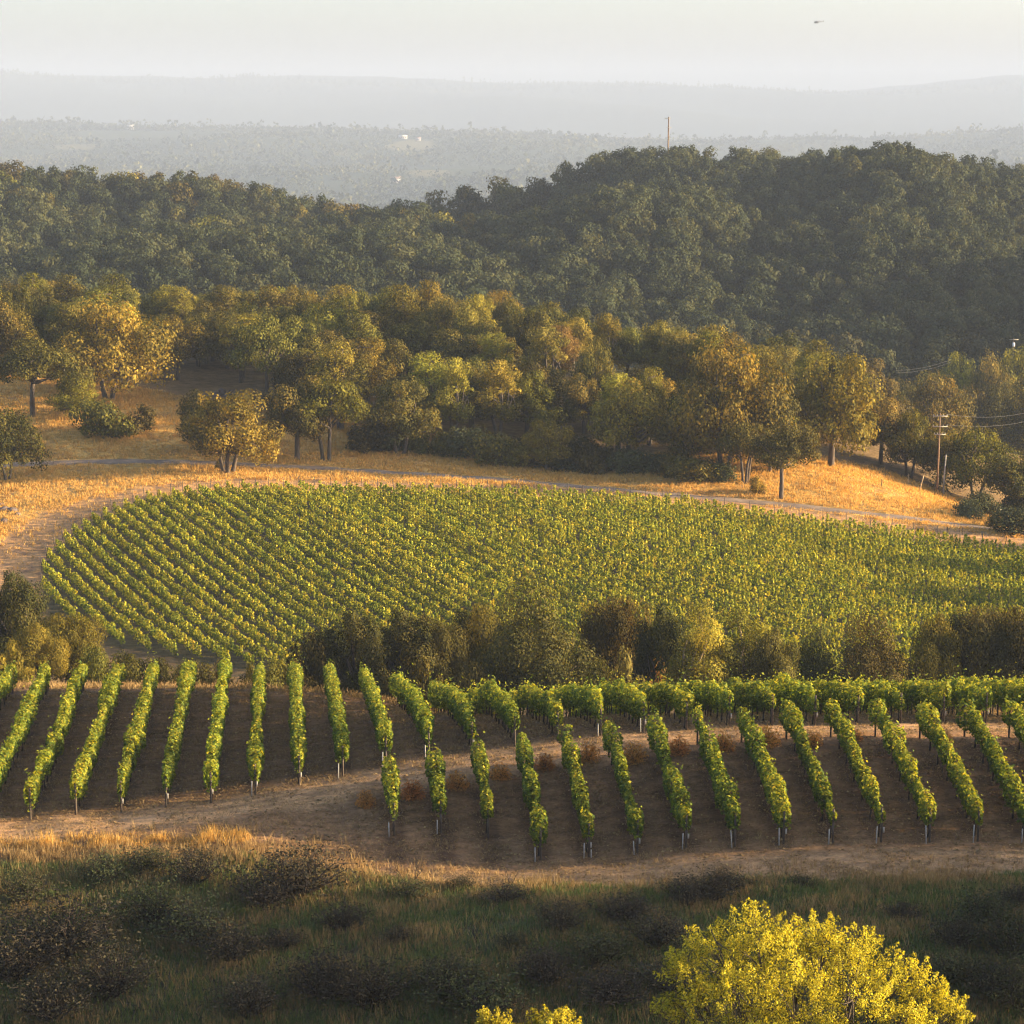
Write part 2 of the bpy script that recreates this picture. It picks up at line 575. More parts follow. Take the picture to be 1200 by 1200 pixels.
def dist_poly(P, poly, closed=True):
    d = np.full(len(P), 1e9)
    n = len(poly)
    for i in range(n if closed else n-1):
        a, b = poly[i], poly[(i+1) % n]
        ab = b-a
        t = np.clip(((P-a) @ ab)/(ab @ ab + 1e-12), 0, 1)
        d = np.minimum(d, np.linalg.norm(P-a-t[:, None]*ab, axis=1))
    return d


def smooth_line(pts, step=1.0):
    pts = np.asarray(pts, float)
    P = np.vstack([2*pts[0]-pts[1], pts, 2*pts[-1]-pts[-2]])
    out = []
    for i in range(1, len(P)-2):
        n = max(2, int(np.linalg.norm(P[i+1]-P[i])/step))
        for t in np.arange(n)/n:
            out.append(.5*((2*P[i]) + (P[i+1]-P[i-1])*t + (2*P[i-1]-5*P[i]+4*P[i+1]-P[i+2])*t*t + (-P[i-1]+3*P[i]-3*P[i+1]+P[i+2])*t**3))
    out.append(P[-2])
    return np.array(out)


ROAD_L = smooth_line([hit(*p)[0][:2] for p in ((-120, 560), (-40, 549), (40, 544), (110, 541), (200, 541), (300, 545), (400, 550), (500, 556), (600, 563), (700, 572), (800, 581), (900, 590), (1000, 600), (1100, 612), (1200, 625), (1330, 642))])
FT_L = smooth_line([hit(*p)[0][:2] for p in ((-160, 990), (0, 972), (150, 957), (300, 936), (420, 915), (540, 897), (650, 880))] + [np.array(row_point(j, .5*(up_near(j)+lo_far(j)))) for j in (14, 17, 20, 23, 26)])
HEAD_L = smooth_line([hit(*p)[0][:2] for p in ((-60, 760), (0, 700), (18, 660), (48, 628), (88, 603), (150, 584), (240, 570), (350, 568), (500, 572), (650, 577), (800, 585), (900, 600), (1000, 613), (1100, 626), (1200, 641), (1300, 656))])


FIELDS = [(*unproj(482, 180, 7000)[:2], 70, 260), (*unproj(440, 216, 4300)[:2], 45, 160), (*unproj(840, 168, 8300)[:2], 200, 130)]

# ------------------------------------------------------------------ ground
def lerp(c, d, w):
    return c*(1-w[:, None]) + np.asarray(d)*w[:, None]


def ground_colour(X, Y):
    P = np.c_[X, Y]
    n1, n2, n3 = waves(X, Y, 6, 21), waves(X, Y, 2.2, 22), waves(X, Y, 22, 23)
    c = np.tile(np.array([.15, .098, .045]), (len(X), 1))                          # oak duff
    c = lerp(c, (.26, .16, .06), sm(n3*.6+n1*.5, .1, 1.2)*(Y < 480))
    # dry grass slope above the middle vineyard
    gold = ((Y > 262) & (Y < 440)).astype(float)
    az = X/Y
    edge = np.interp(az, [-.5, -.22, -.17, -.12, -.06, 0, .06, .12, .17, .22, .5], [397, 393, 366, 352, 342, 335, 329, 329, 329, 318, 318])
    gold *= 1-sm(Y+n1*2.5, edge, edge+9)
    c = lerp(c, (.52, .32, .095), gold)
    c = lerp(c, (.40, .23, .085), gold*sm(n1+.6*n2, .2, 1.4))
    # bare soil round and under the middle vineyard
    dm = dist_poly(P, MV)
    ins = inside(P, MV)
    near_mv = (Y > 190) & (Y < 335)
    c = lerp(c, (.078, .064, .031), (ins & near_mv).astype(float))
    hd = dist_poly(P, HEAD_L, False)
    w = sm(-(hd+n1*.8), -6.0, -3.2)*near_mv*(~ins)
    c = lerp(c, (.42, .24, .105), w)
    c = lerp(c, (.25, .15, .085), w*sm(n2+n1*.4, .1, 1.3))
    # brush country by the creek
    crk = sm(Y, 158, 168)*(1-sm(Y, 216, 224))*(~ins)
    c = lerp(c, (.15, .10, .05), crk)
    # front vineyard
    fr = sm(Y, 112.0+0*Y, 114.5)*(1-sm(Y, 160, 168))
    c = lerp(c, (.235, .132, .065), fr)
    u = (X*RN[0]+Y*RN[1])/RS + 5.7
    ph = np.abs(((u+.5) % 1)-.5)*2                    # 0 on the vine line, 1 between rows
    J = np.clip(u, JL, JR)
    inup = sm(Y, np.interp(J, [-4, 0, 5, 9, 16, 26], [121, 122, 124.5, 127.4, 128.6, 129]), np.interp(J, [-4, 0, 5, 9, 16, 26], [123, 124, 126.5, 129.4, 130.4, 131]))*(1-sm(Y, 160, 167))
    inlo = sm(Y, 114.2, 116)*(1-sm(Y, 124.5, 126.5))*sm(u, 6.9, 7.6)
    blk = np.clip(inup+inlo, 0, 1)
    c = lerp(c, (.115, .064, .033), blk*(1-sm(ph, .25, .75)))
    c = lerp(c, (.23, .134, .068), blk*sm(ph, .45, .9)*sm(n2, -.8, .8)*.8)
    td = dist_poly(P, FT_L, False)
    rut = np.minimum(np.abs(td-.75), 9)
    c = lerp(c, (.48, .285, .14), sm(-(td+n1*.5), -3.6, -1.4)*fr*(1-blk*.6))
    c = lerp(c, (.28, .17, .095), (1-sm(rut+n2*.08, .12, .38))*fr*.7)
    c = lerp(c, (.31, .15, .075), (blk < .5)*sm(u, 9, 18)*sm(Y, 124.0, 124.8)*(1-sm(Y, 126.5, 127.2))*.5)  # orange sunlit stretch at the track's right end, put into the colour
    # straw strip below the vines
    c = lerp(c, (.33, .205, .11), sm(Y+n1*.5, 108.5, 110.0)*(1-sm(Y, 113.0, 114.8)))
    # scrub
    sedge = np.interp(X, [-30, -22, -13, -8, -3, 4, 30], [117.0, 116.6, 116.4, 113.6, 111.0, 109.8, 109.4])
    scr = 1-sm(Y+n1*.6-sedge, -1.6, .4)
    c = lerp(c, (.085, .075, .040), scr)
    c = lerp(c, (.078, .082, .036), scr*sm(n3+n1*.4, -.3, .9))
    # wooded ridge and the country behind
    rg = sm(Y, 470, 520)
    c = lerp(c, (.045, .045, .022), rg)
    far = sm(Y, 1400, 2200)
    f1 = waves(X/np.maximum(Y, 1)*4000, np.log(np.maximum(Y, 30))*2600, 330, 31, 7)
    c = lerp(c, (.045, .06, .03), far)
    c = lerp(c, (.33, .27, .12), far*sm(f1, 1.35, 1.6)*(Y < 12000)*(Y > 3800)*.35)
    for fx_, fy_, rx_, ry_ in FIELDS:
        e_ = ((X-fx_)/rx_)**2 + ((Y-fy_)/ry_)**2
        c = lerp(c, (.17, .155, .07), far*(1-sm(e_, .8, 1.15)))
    return np.clip(c, .004, .9)


aa = np.concatenate([-np.geomspace(.9, .262, 30), np.linspace(-.26, .26, 190), np.geomspace(.262, .9, 30)])
bb = np.concatenate([np.linspace(math.log(24), math.log(98), 60)[:-1], np.linspace(math.log(98), math.log(470), 640)[:-1], np.linspace(math.log(470), math.log(1500), 90)[:-1], np.linspace(math.log(1500), math.log(26000), 280)])
AA, BB = np.meshgrid(aa, bb)
GY = np.exp(BB).ravel()
GX = AA.ravel()*GY
GZ = height(GX, GY)
na, nb = len(aa), len(bb)
idx = np.arange(na*nb).reshape(nb, na)
GF = np.stack([idx[:-1, :-1], idx[:-1, 1:], idx[1:, 1:], idx[1:, :-1]], axis=-1).reshape(-1, 4)
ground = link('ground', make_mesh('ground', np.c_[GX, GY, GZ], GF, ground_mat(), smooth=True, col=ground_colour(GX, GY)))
tag(ground, kind='structure')
ZMIN = float(GZ.min())


def ribbon(name, line, w, mat, lift=.05, wob=.25):
    d = np.gradient(line, axis=0)
    d /= np.linalg.norm(d, axis=1, keepdims=True)
    nrm = np.c_[-d[:, 1], d[:, 0]]
    k = 7
    rows = []
    for i, s in enumerate(np.linspace(-.5, .5, k)):
        jit = wob*waves(line[:, 0], line[:, 1], 5, 50+i) if i in (0, k-1) else 0*line[:, 0]
        q = line + nrm*(w*s + jit)[:, None]
        rows.append(np.c_[q, height(q[:, 0], q[:, 1]) + (lift if 0 < i < k-1 else -.05)])
    V = np.stack(rows, axis=1).reshape(-1, 3)
    n = len(line)
    I = np.arange(n*k).reshape(n, k)
    Fq = np.stack([I[:-1, :-1], I[:-1, 1:], I[1:, 1:], I[1:, :-1]], axis=-1).reshape(-1, 4)
    return tag(link(name, make_mesh(name, V, Fq, mat, smooth=True)), kind='structure')


ribbon('road', ROAD_L, 2.9, ROAD, .07)

# ------------------------------------------------------------------ words
_ones = 'zeroth first second third fourth fifth sixth seventh eighth ninth tenth eleventh twelfth thirteenth fourteenth fifteenth sixteenth seventeenth eighteenth nineteenth'.split()
_tens = {2: 'twent', 3: 'thirt', 4: 'fort', 5: 'fift', 6: 'sixt', 7: 'sevent', 8: 'eight', 9: 'ninet'}


def ordinal(n):
    if n < 20:
        return _ones[n]
    if n >= 100:
        return '%dth' % n
    t, u = divmod(n, 10)
    return _tens[t] + ('ieth' if u == 0 else 'y-' + _ones[u])


# ------------------------------------------------------------------ front vine rows
def vine_trunk_mesh(seed):
    r = np.random.default_rng(seed)
    m = MB()
    p = [np.array([0, 0, -.08])]
    for k in range(4):
        p.append(p[-1] + np.array([r.normal()*.03, r.normal()*.03, .28]))
    m.tube(p, [.055, .045, .04, .04, .045], 6)
    top = p[-1]
    for s in (-1, 1):      # the two cordon arms along the wire
        a = top + np.outer(np.linspace(0, 1, 4), np.array([RD[0], RD[1], 0])*s*.85) + np.c_[np.zeros((4, 2)), np.array([0, .06, .05, .06])]
        m.tube(a, [.035, .03, .025, .02], 6)
    return m.mesh('vine_trunk', VBARK)


def post_mesh(h, rad, mat, name):
    m = MB()
    m.tube([(0, 0, -.2), (0, 0, h*.5), (0, 0, h)], [rad, rad, rad*.96], 8)
    return m.mesh(name, mat)


VT = [vine_trunk_mesh(s) for s in range(5)]
EP = post_mesh(1.75, .055, POSTM, 'end_post')
WS = post_mesh(.85, .026, PALEST, 'white_stake')
GT = post_mesh(.42, .03, PALEST, 'grow_tube')
REF = post_mesh(.07, .04, PALEST, 'reflector')
LP = post_mesh(1.5, .03, POSTM, 'line_post')


def row_canopy(j, y0, y1, o, dens, r):
    L = (y1-y0)/RD[1]
    n = int(L*dens)
    s = r.uniform(-.15, L+.1, n)
    ph = ((s-.55)/1.75 + .5) % 1 - .5                       # -.5 .. .5 round each plant
    pk = np.clip(((s-.55)/1.75 + .5).astype(int), 0, 60)
    vig = np.clip(r.normal(1, .24, 61), .38, 1.35)[pk]
    keep = r.random(n) < np.clip(1.15 - 1.45*np.abs(ph), .38, 1)*np.clip(vig, .6, 1.1)
    s, ph, vig = s[keep], ph[keep], vig[keep]
    n = len(s)
    # slow changes of width, height and leafiness along the row
    def f(sc, sd):
        return np.interp(s, np.arange(-1, L+2, sc), r.normal(size=len(np.arange(-1, L+2, sc))))
    end = sm(s, -.2, 1.0)*.25 + .75
    hw = (.31 + .06*f(.9, 1))*end*vig*(1.08-.5*np.abs(ph))
    hh = (.54 + .09*f(.9, 2))*end*(.5+.5*vig)
    zc = 1.40 + .22*(vig-1) + .07*f(1.7, 3) + .06*f(.5, 4)
    th = r.uniform(0, 2*PI, n)
    rad = np.where(r.random(n) < .72, r.uniform(.82, 1.1, n), r.uniform(.2, .85, n))
    ca, sa = np.cos(th), np.sin(th)
    # squarish section: a clipped hedge with loose shoots on top and hanging at the sides
    e = .75
    cx, cz = np.sign(ca)*np.abs(ca)**e, np.sign(sa)*np.abs(sa)**e
    lat, zz = hw*rad*cx, zc + hh*rad*cz
    shoot = r.random(n) < .09
    zz = np.where(shoot & (cz > .2), zz + r.exponential(.2, n), zz)
    shag = r.random(n) < .10
    zz = np.where(shag & (cz < 0), zz - r.uniform(.05, .35, n), zz)
    q0 = row_point(j, y0)
    X = q0[0] + RD[0]*s + RN[0]*lat
    Y = q0[1] + RD[1]*s + RN[1]*lat
    Z = height(q0[0] + RD[0]*s, q0[1] + RD[1]*s) + zz
    out = np.c_[RN[0]*cx*.8, RN[1]*cx*.8, cz]
    nr = out*.75 + rand_unit(n, r)*.65 + np.array([0, 0, .2])
    nr /= np.linalg.norm(nr, axis=1, keepdims=True)
    V, Fq = leaves(np.c_[X, Y, Z]-o, nr, r.uniform(.10, .22, n), r, .9)
    tint = np.clip(r.normal(.38, .2, n) + .24*np.clip(cz, 0, 1) + .05*f(2.5, 5), 0, 1)  # yellower towards the top: sunlight put into the leaf colour
    return make_mesh('vine_canopy', V, Fq, VINE, tint=tint)


def vine_row(j, y0, y1, label, group, seed, stakes):
    r = np.random.default_rng(seed)
    q = row_point(j, y0)
    o = np.array([q[0], q[1], H(*q)])
    t = thing('vine_row', label, 'vine row', o, group)
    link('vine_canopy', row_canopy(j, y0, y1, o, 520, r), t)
    n = int((y1-y0)/1.75)
    for k in range(n+1):
        p = row_point(j, y0 + .55 + k*1.75)
        if p[1] > y1-.2:
            break
        c = link('vine_trunk', VT[(j*7+k*3) % 5], t, np.array([p[0]+r.normal()*.03, p[1], H(*p)])-o)
        if k % 4 == 3:
            p2 = p + RD*.85
            link('line_post', LP, t, np.array([p2[0], p2[1], H(*p2)])-o)
    link('end_post', EP, t, (0, 0, 0))
    pe = row_point(j, y1)
    link('end_post', EP, t, np.array([pe[0], pe[1], H(*pe)])-o)
    if stakes:
        p2 = row_point(j, y0-.12) - RN*r.uniform(.15, .3)
        c = link('stake', WS, t, np.array([p2[0], p2[1], H(*p2)])-o)
        c.scale = (1, 1, r.uniform(.85, 1.1))
        c.rotation_euler = (r.normal()*.03, r.normal()*.03, 0)
        if stakes == 2:
            p3 = row_point(j, y0-.1) + RN*.1
            link('grow_tube', GT, t, np.array([p3[0], p3[1], H(*p3)])-o)
    if r.random() < .45:
        link('reflector', REF, t, (RN[0]*.1, -.07, .72))
    return t


for j in range(JL, JR):
    y0, y1 = up_near(j), up_far(j)
    n = j-JL+1-2
    if n < 1:
        lab = 'upper-block vine row beyond the left picture edge, %s' % ('outermost' if n < 0 else 'next to outermost')
    else:
        lab = 'long trellised vine row behind the front track, %s from the left' % ordinal(n)
    vine_row(j, y0, y1, lab, 'vine rows of the upper front block', 100+j, 1 if j in (5, 7, 8, 13, 14, 9) else 0)
lo_stakes = {8: 1, 9: 1, 11: 1, 12: 2, 13: 1, 14: 1, 15: 1, 16: 1, 17: 1, 18: 1, 19: 1, 20: 1, 21: 1, 22: 1, 23: 1}
for j in range(8, JR):
    n = j-7
    lab = '%s from left of the short vine rows below the track%s' % (ordinal(n), ', white stake at its foot' if j in lo_stakes else '')
    vine_row(j, lo_near(j), lo_far(j), lab, 'vine rows of the lower front block', 300+j, lo_stakes.get(j, 0))

# ------------------------------------------------------------------ middle vineyard
MA = math.radians(26)
MD = np.array([math.sin(MA), -math.cos(MA)])       # rows run towards the viewer's right
MN = np.array([math.cos(MA), math.sin(MA)])
MS = 1.8
MEP = post_mesh(1.9, .045, POSTM, 'end_post')
uM = MV @ MN
rows_mid = []
k0, k1 = int(math.ceil(uM.min()/MS)), int(math.floor(uM.max()/MS))
for k in range(k0, k1+1):
    u = k*MS
    s = np.arange(-420, -120, .5)
    P = MN*u + np.outer(s, MD)
    ok = inside(P, MV)
    if ok.sum() < 8:
        continue
    ii = np.where(ok)[0]
    rows_mid.append((u, s[ii[0]], s[ii[-1]]))
for q, (u, s0, s1) in enumerate(rows_mid):
    r = np.random.default_rng(900+q)
    A, B = MN*u + MD*s0, MN*u + MD*s1
    o = np.array([A[0], A[1], H(*A)])
    t = thing('vineyard_row', 'vine row of the sunlit middle vineyard, %s from its left corner' % ordinal(q+1), 'vine row', o, 'vine rows of the middle vineyard')
    sv = np.arange(s0+.5, s1, .85)
    sv = sv + r.normal(size=len(sv))*.10
    sv = sv[r.random(len(sv)) > .02]
    C = MN*u + np.outer(sv, MD)
    zg = height(C[:, 0], C[:, 1])
    per = 58
    n = len(sv)*per
    hh = np.repeat(r.uniform(.95, 1.45, len(sv)), per)
    f = r.random(n)**.8
    sp = np.where(f < .5, .42, .42-.34*(f-.5)/.5)          # bushy below, a spire of shoots on top
    al = r.normal(size=n)*sp*.52
    la = r.normal(size=n)*.135*(1.1-f*.5)
    z = .35 + f*hh
    P = np.repeat(C, per, axis=0) + al[:, None]*MD + la[:, None]*MN
    P3 = np.c_[P, np.repeat(zg, per) + z] - o
    ou = np.c_[al[:, None]*MD + la[:, None]*MN*1.6, np.full(n, .06)]
    nr = rand_unit(n, r)*.5 + ou/(np.linalg.norm(ou, axis=1, keepdims=True)+1e-6)
    nr /= np.linalg.norm(nr, axis=1, keepdims=True)
    V, Fq = leaves(P3, nr, r.uniform(.17, .32, n), r, .85)
    tint = np.clip(r.normal(.45, .2, n) + .12*(f-.5) + np.repeat(r.normal(0, .1, len(sv)), per), 0, 1)
    link('vine_foliage', make_mesh('vine_foliage', V, Fq, VINE_MID, tint=tint), t)
    e = A - MD*.5
    c = link('end_post', MEP, t, np.array([e[0], e[1], H(*e)])-o)
    c.rotation_euler = (r.normal()*.05, r.normal()*.05, 0)

# ------------------------------------------------------------------ trees
def bez(a, b, c, n=6):
    t = np.linspace(0, 1, n)[:, None]
    return (1-t)**2*a + 2*t*(1-t)*b + t*t*c


def tree_meshes(seed, Ht=10., Wd=9., base=.25, nclus=18, nleaf=6000, size=.34, stems=1, lean=0., flat=.75, bark=None, mat=None, upright=False, clr=None, droop=.15, merge=False, trunk_r=None):
    """A tree as two meshes: trunk with limbs, and a crown of leaf sprays gathered in clumps at the limb ends."""
    r = np.random.default_rng(seed)
    zb = Ht*base
    cr = clr or Wd*.20
    C, R = [], []
    tries = 0
    while len(C) < nclus and tries < 4000:
        tries += 1
        d = rand_unit(1, r)[0]
        if upright:
            zz = r.uniform(zb+.5*cr, Ht-.6*cr)
            k = 1-abs((zz-zb)/(Ht-zb)-.42)*1.25
            rr = (Wd/2-cr*.5)*max(.1, k)*r.uniform(.2, 1)
            a = r.uniform(0, 2*PI)
            c = np.array([math.cos(a)*rr, math.sin(a)*rr, zz])
        else:
            d[2] = abs(d[2])*1.05-.22
            rr = r.uniform(.55, 1.08)
            c = np.array([d[0]*(Wd/2-cr*.8)*rr, d[1]*(Wd/2-cr*.8)*rr, zb + cr*.5 + max(-.12, d[2])*(Ht-zb-cr*1.25)*rr])
        if any(np.linalg.norm((c-x)*np.array([1, 1, 1.2])) < cr*.85 for x in C):
            continue
        s = r.uniform(.5, 1.3)*cr
        C.append(c)
        R.append((s, s*r.uniform(.85, 1.15), s*flat*r.uniform(.8, 1.1)))
    C, R = np.array(C), np.array(R)
    off = np.array([lean*Ht, 0, 0])
    C = C + off*(C[:, 2:3]/Ht)
    # limbs
    m = MB()
    tr = trunk_r or Ht*.029
    fk = []
    for s in range(stems):
        a = 2*PI*s/stems + r.uniform(0, 1)
        sp = 0 if stems == 1 else Ht*.10
        b0 = np.array([math.cos(a)*.12*stems, math.sin(a)*.12*stems, -.4])
        f = np.array([math.cos(a)*sp, math.sin(a)*sp, zb*r.uniform(.85, 1.15)]) + off*.25
        midp = (b0+f)/2 + r.normal(size=3)*np.array([.06, .06, 0])*Ht*.35
        w = tr if stems == 1 else tr*.68
        m.tube(bez(b0, midp, f, 6), np.linspace(w*1.25, w*.85, 6), 8)
        fk.append(f)
    main = []
    for i, c in enumerate(C):
        f = fk[int(np.argmin([np.linalg.norm(c[:2]-g[:2])+r.uniform(0, 1) for g in fk]))]
        if main and r.random() < .45:
            k = int(np.argmin([np.linalg.norm(c-q[3]) for q in main]))
            st = main[k][3]
            w = tr*.3
        else:
            st = f
            w = tr*.52
        ctl = st*.45 + c*.55 + np.array([0, 0, .18*np.linalg.norm(c-st)*(1 if upright else -.4)]) + r.normal(size=3)*.05*Ht
        q = bez(st, ctl, c, 6)
        m.tube(q, np.linspace(w, w*.25, 6), 6)
        main.append(q)
    # sprays
    wgt = R[:, 0]*R[:, 1]
    cnt = np.maximum(8, (nleaf*wgt/wgt.sum()).astype(int))
    ci = np.repeat(np.arange(len(C)), cnt)
    n = len(ci)
    d = rand_unit(n, r)
    rad = np.where(r.random(n) < .8, r.uniform(.7, 1.08, n), r.uniform(.15, .75, n))
    # break each clump into smaller tufts
    tuft = rand_unit(len(C)*9, r).reshape(len(C), 9, 3)
    near = tuft[ci, r.integers(0, 9, n)]
    d = d*.62 + near*.62
    d /= np.linalg.norm(d, axis=1, keepdims=True) + 1e-9
    rad = rad*(1 + .16*np.sum(d*near, axis=1)-.1)
    P = C[ci] + d*R[ci]*rad[:, None]
    P[:, 2] -= droop*R[ci, 0]*(1-d[:, 2])*.4
    keep = P[:, 2] > zb*.45
    P, d, ci = P[keep], d[keep], ci[keep]
    n = len(P)
    nr = d + rand_unit(n, r)*(.6 if merge else .45) + np.array([0, 0, .2])
    nr /= np.linalg.norm(nr, axis=1, keepdims=True)
    V, Fq = leaves(P, nr, r.uniform(.7, 1.3, n)*size, r, .75)
    tint = np.clip(r.normal(.5, .2, n) + r.normal(0, .13, len(C))[ci], 0, 1)
    TV, TF = np.concatenate(m.V), np.concatenate(m.F)
    fx = (Wd/2)/np.percentile(np.hypot(P[:, 0]-lean*Ht*.6, P[:, 1]), 96)
    fz = Ht/np.percentile(P[:, 2], 99.6)
    V = V*np.array([fx, fx, fz])
    TV = TV*np.array([fx, fx, fz])
    if merge:
        return V, Fq, tint, np.zeros(len(Fq), int)
    crown = make_mesh('crown', V, Fq, mat or OAK, tint=tint)
    trunk = make_mesh('trunk', TV, TF, bark or BARK)
    return crown, trunk


PROTO = {}


def proto(key, **kw):
    PROTO[key] = (kw.get('Ht', 10.), kw.get('Wd', 9.), *tree_meshes(**kw))


# grove kinds (about 300-450 m away)
for i in range(4):
    proto('oak%d' % i, seed=10+i, Ht=10, Wd=[10, 11, 9.5, 12][i], base=[.28, .24, .32, .22][i], nclus=[30, 34, 26, 38][i], nleaf=12500, size=.25, clr=[1.55, 1.6, 1.5, 1.75][i], stems=[1, 3, 1, 2][i])
proto('umbrella0', seed=31, Ht=9, Wd=11.5, base=.42, nclus=24, nleaf=9000, size=.24, stems=1, flat=.55, clr=1.6)
proto('umbrella1', seed=32, Ht=9, Wd=10, base=.40, nclus=20, nleaf=8000, size=.24, clr=1.5, stems=3, flat=.62, lean=.12)
proto('tall0', seed=41, Ht=13, Wd=7, base=.22, nclus=26, nleaf=10000, size=.24, upright=True, mat=OAKGOLD, clr=1.5)
proto('tall1', seed=42, Ht=13, Wd=8, base=.30, nclus=24, nleaf=9500, size=.24, upright=True, mat=OAKGOLD, clr=1.55, stems=2)
proto('slim0', seed=43, Ht=13, Wd=5.5, base=.45, nclus=11, nleaf=4600, size=.24, upright=True, mat=OAKGOLD, clr=1.25, bark=PALEBARK, stems=2)
proto('bush0', seed=51, Ht=4, Wd=6, base=.08, nclus=13, nleaf=3000, size=.26, stems=3, mat=OAK)
proto('bush1', seed=52, Ht=3.4, Wd=5, base=.08, nclus=11, nleaf=2600, size=.24, stems=4, mat=OAKBROWN)
# creek kinds (about 190 m away, finer leaves)
for i in range(3):
    proto('creek%d' % i, seed=60+i, Ht=11, Wd=[11, 10, 10][i], base=.36, nclus=[34, 30, 28][i], nleaf=34000, size=.175, stems=[1, 3, 2][i], clr=[1.8, 1.7, 1.6][i])
proto('creektall0', seed=64, Ht=12, Wd=6.5, base=.2, nclus=20, nleaf=15000, size=.155, upright=True, clr=1.25, mat=OAKGOLD, bark=PALEBARK)
proto('creekbush0', seed=66, Ht=4.2, Wd=6, base=.06, nclus=16, nleaf=6500, size=.18, stems=4, clr=1.15, mat=OAKBROWN)
proto('creekbush1', seed=67, Ht=3.6, Wd=5, base=.06, nclus=15, nleaf=5500, size=.17, stems=4, clr=1.0)
proto('twiggy', seed=68, Ht=4.0, Wd=4.5, base=.05, nclus=16, nleaf=900, size=.13, stems=5, clr=.9, mat=RUST, bark=DEADM)


def plant(key, name, label, cat, X, Y, ht, wd=None, group=None, mat=None, rz=None, sink=.15):
    h0, w0, crown, trunk = PROTO[key]
    sz = ht/h0
    sx = (wd/w0) if wd else sz*rng.uniform(.9, 1.1)
    t = thing(name, label, cat, (X, Y, H(X, Y)-sink), group, rng.uniform(0, 2*PI) if rz is None else rz, (sx, sx*rng.uniform(.93, 1.07), sz))
    c = link('crown', crown, t)
    if mat is not None:
        c.material_slots[0].link = 'OBJECT'
        c.material_slots[0].material = mat
    link('trunk', trunk, t)
    return t


ALLT = []      # (X, Y) taken


def creek(key, x, ytop, Y, wpx, label, name='oak_tree', cat='tree', mat=None, group='trees and brush between the two vineyards'):
    rr = ray(x, ytop)
    t = Y/rr[1]
    X = rr[0]*t
    top = CAMZ+rr[2]*t
    g = H(X, Y)
    return plant(key, name, label, cat, X, Y, max(2.0, top-g+.3), wpx/F*t*1.12, group, mat)

CREST_TREES = []



def at_px(x, y):
    return hit(x, y)[0], hit(x, y)[1]


def px_tree(key, x, y, hpx, wpx, label, name='oak_tree', cat='tree', mat=None, group='oaks and shrubs along the dry grass slope', rz=None):
    p, t = at_px(x, y)
    ALLT.append((p[0], p[1]))
    return plant(key, name, label, cat, p[0], p[1], hpx/F*t, wpx/F*t, group, mat, rz)


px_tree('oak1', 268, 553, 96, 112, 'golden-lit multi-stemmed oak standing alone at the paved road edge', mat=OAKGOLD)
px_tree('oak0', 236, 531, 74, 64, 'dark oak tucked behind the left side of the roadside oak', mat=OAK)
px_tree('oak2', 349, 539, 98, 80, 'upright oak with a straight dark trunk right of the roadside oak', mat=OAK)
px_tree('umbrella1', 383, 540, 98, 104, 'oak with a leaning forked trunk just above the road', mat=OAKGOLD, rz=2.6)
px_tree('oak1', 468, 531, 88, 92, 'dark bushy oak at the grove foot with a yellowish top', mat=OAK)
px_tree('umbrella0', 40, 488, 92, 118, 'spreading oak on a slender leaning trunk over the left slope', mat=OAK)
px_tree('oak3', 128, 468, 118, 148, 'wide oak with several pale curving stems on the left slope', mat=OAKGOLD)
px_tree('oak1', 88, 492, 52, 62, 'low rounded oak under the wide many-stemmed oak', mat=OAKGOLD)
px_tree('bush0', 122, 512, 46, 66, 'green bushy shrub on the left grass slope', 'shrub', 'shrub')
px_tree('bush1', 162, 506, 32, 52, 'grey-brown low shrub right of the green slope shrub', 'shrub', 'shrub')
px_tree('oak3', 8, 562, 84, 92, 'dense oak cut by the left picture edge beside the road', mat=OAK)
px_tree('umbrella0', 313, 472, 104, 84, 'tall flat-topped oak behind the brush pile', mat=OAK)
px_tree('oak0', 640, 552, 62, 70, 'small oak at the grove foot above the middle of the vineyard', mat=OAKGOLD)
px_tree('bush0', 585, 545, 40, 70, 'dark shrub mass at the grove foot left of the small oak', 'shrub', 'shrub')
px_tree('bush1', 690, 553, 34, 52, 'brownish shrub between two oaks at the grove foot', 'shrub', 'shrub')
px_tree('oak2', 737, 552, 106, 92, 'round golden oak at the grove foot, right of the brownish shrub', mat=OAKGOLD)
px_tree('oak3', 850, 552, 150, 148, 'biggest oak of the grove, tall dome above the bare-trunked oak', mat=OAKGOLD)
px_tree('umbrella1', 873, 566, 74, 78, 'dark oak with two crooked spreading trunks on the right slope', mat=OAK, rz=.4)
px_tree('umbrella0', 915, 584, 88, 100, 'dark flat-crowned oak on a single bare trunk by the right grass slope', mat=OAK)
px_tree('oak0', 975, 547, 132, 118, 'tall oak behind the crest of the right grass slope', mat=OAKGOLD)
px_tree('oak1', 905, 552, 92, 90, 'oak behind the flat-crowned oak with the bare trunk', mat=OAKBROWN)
for x, y, h, w, lab in ((1135, 607, 24, 42, 'dark shrub at the foot of the wide golden oak'), (1152, 603, 30, 40, 'dark shrub left of the white sign'),
                        (1190, 626, 36, 60, 'dark rounded shrub at the right edge above the road'), (1192, 606, 40, 50, 'olive shrub behind the white sign'), (1166, 618, 20, 22, 'pale dry shrub below the white sign')):
    px_tree('bush0' if 'pale' not in lab else 'bush1', x, y, h, w, lab, 'shrub', 'shrub', mat=(OAKBROWN if 'pale' in lab else SCRUBM))
px_tree('bush1', 887, 578, 22, 24, 'small yellowish bush beside the crooked-trunk oak', 'shrub', 'shrub', mat=OAKGOLD)
px_tree('bush1', 257, 549, 10, 13, 'tiny green bush at the foot of the roadside oak', 'shrub', 'shrub', mat=OAK)
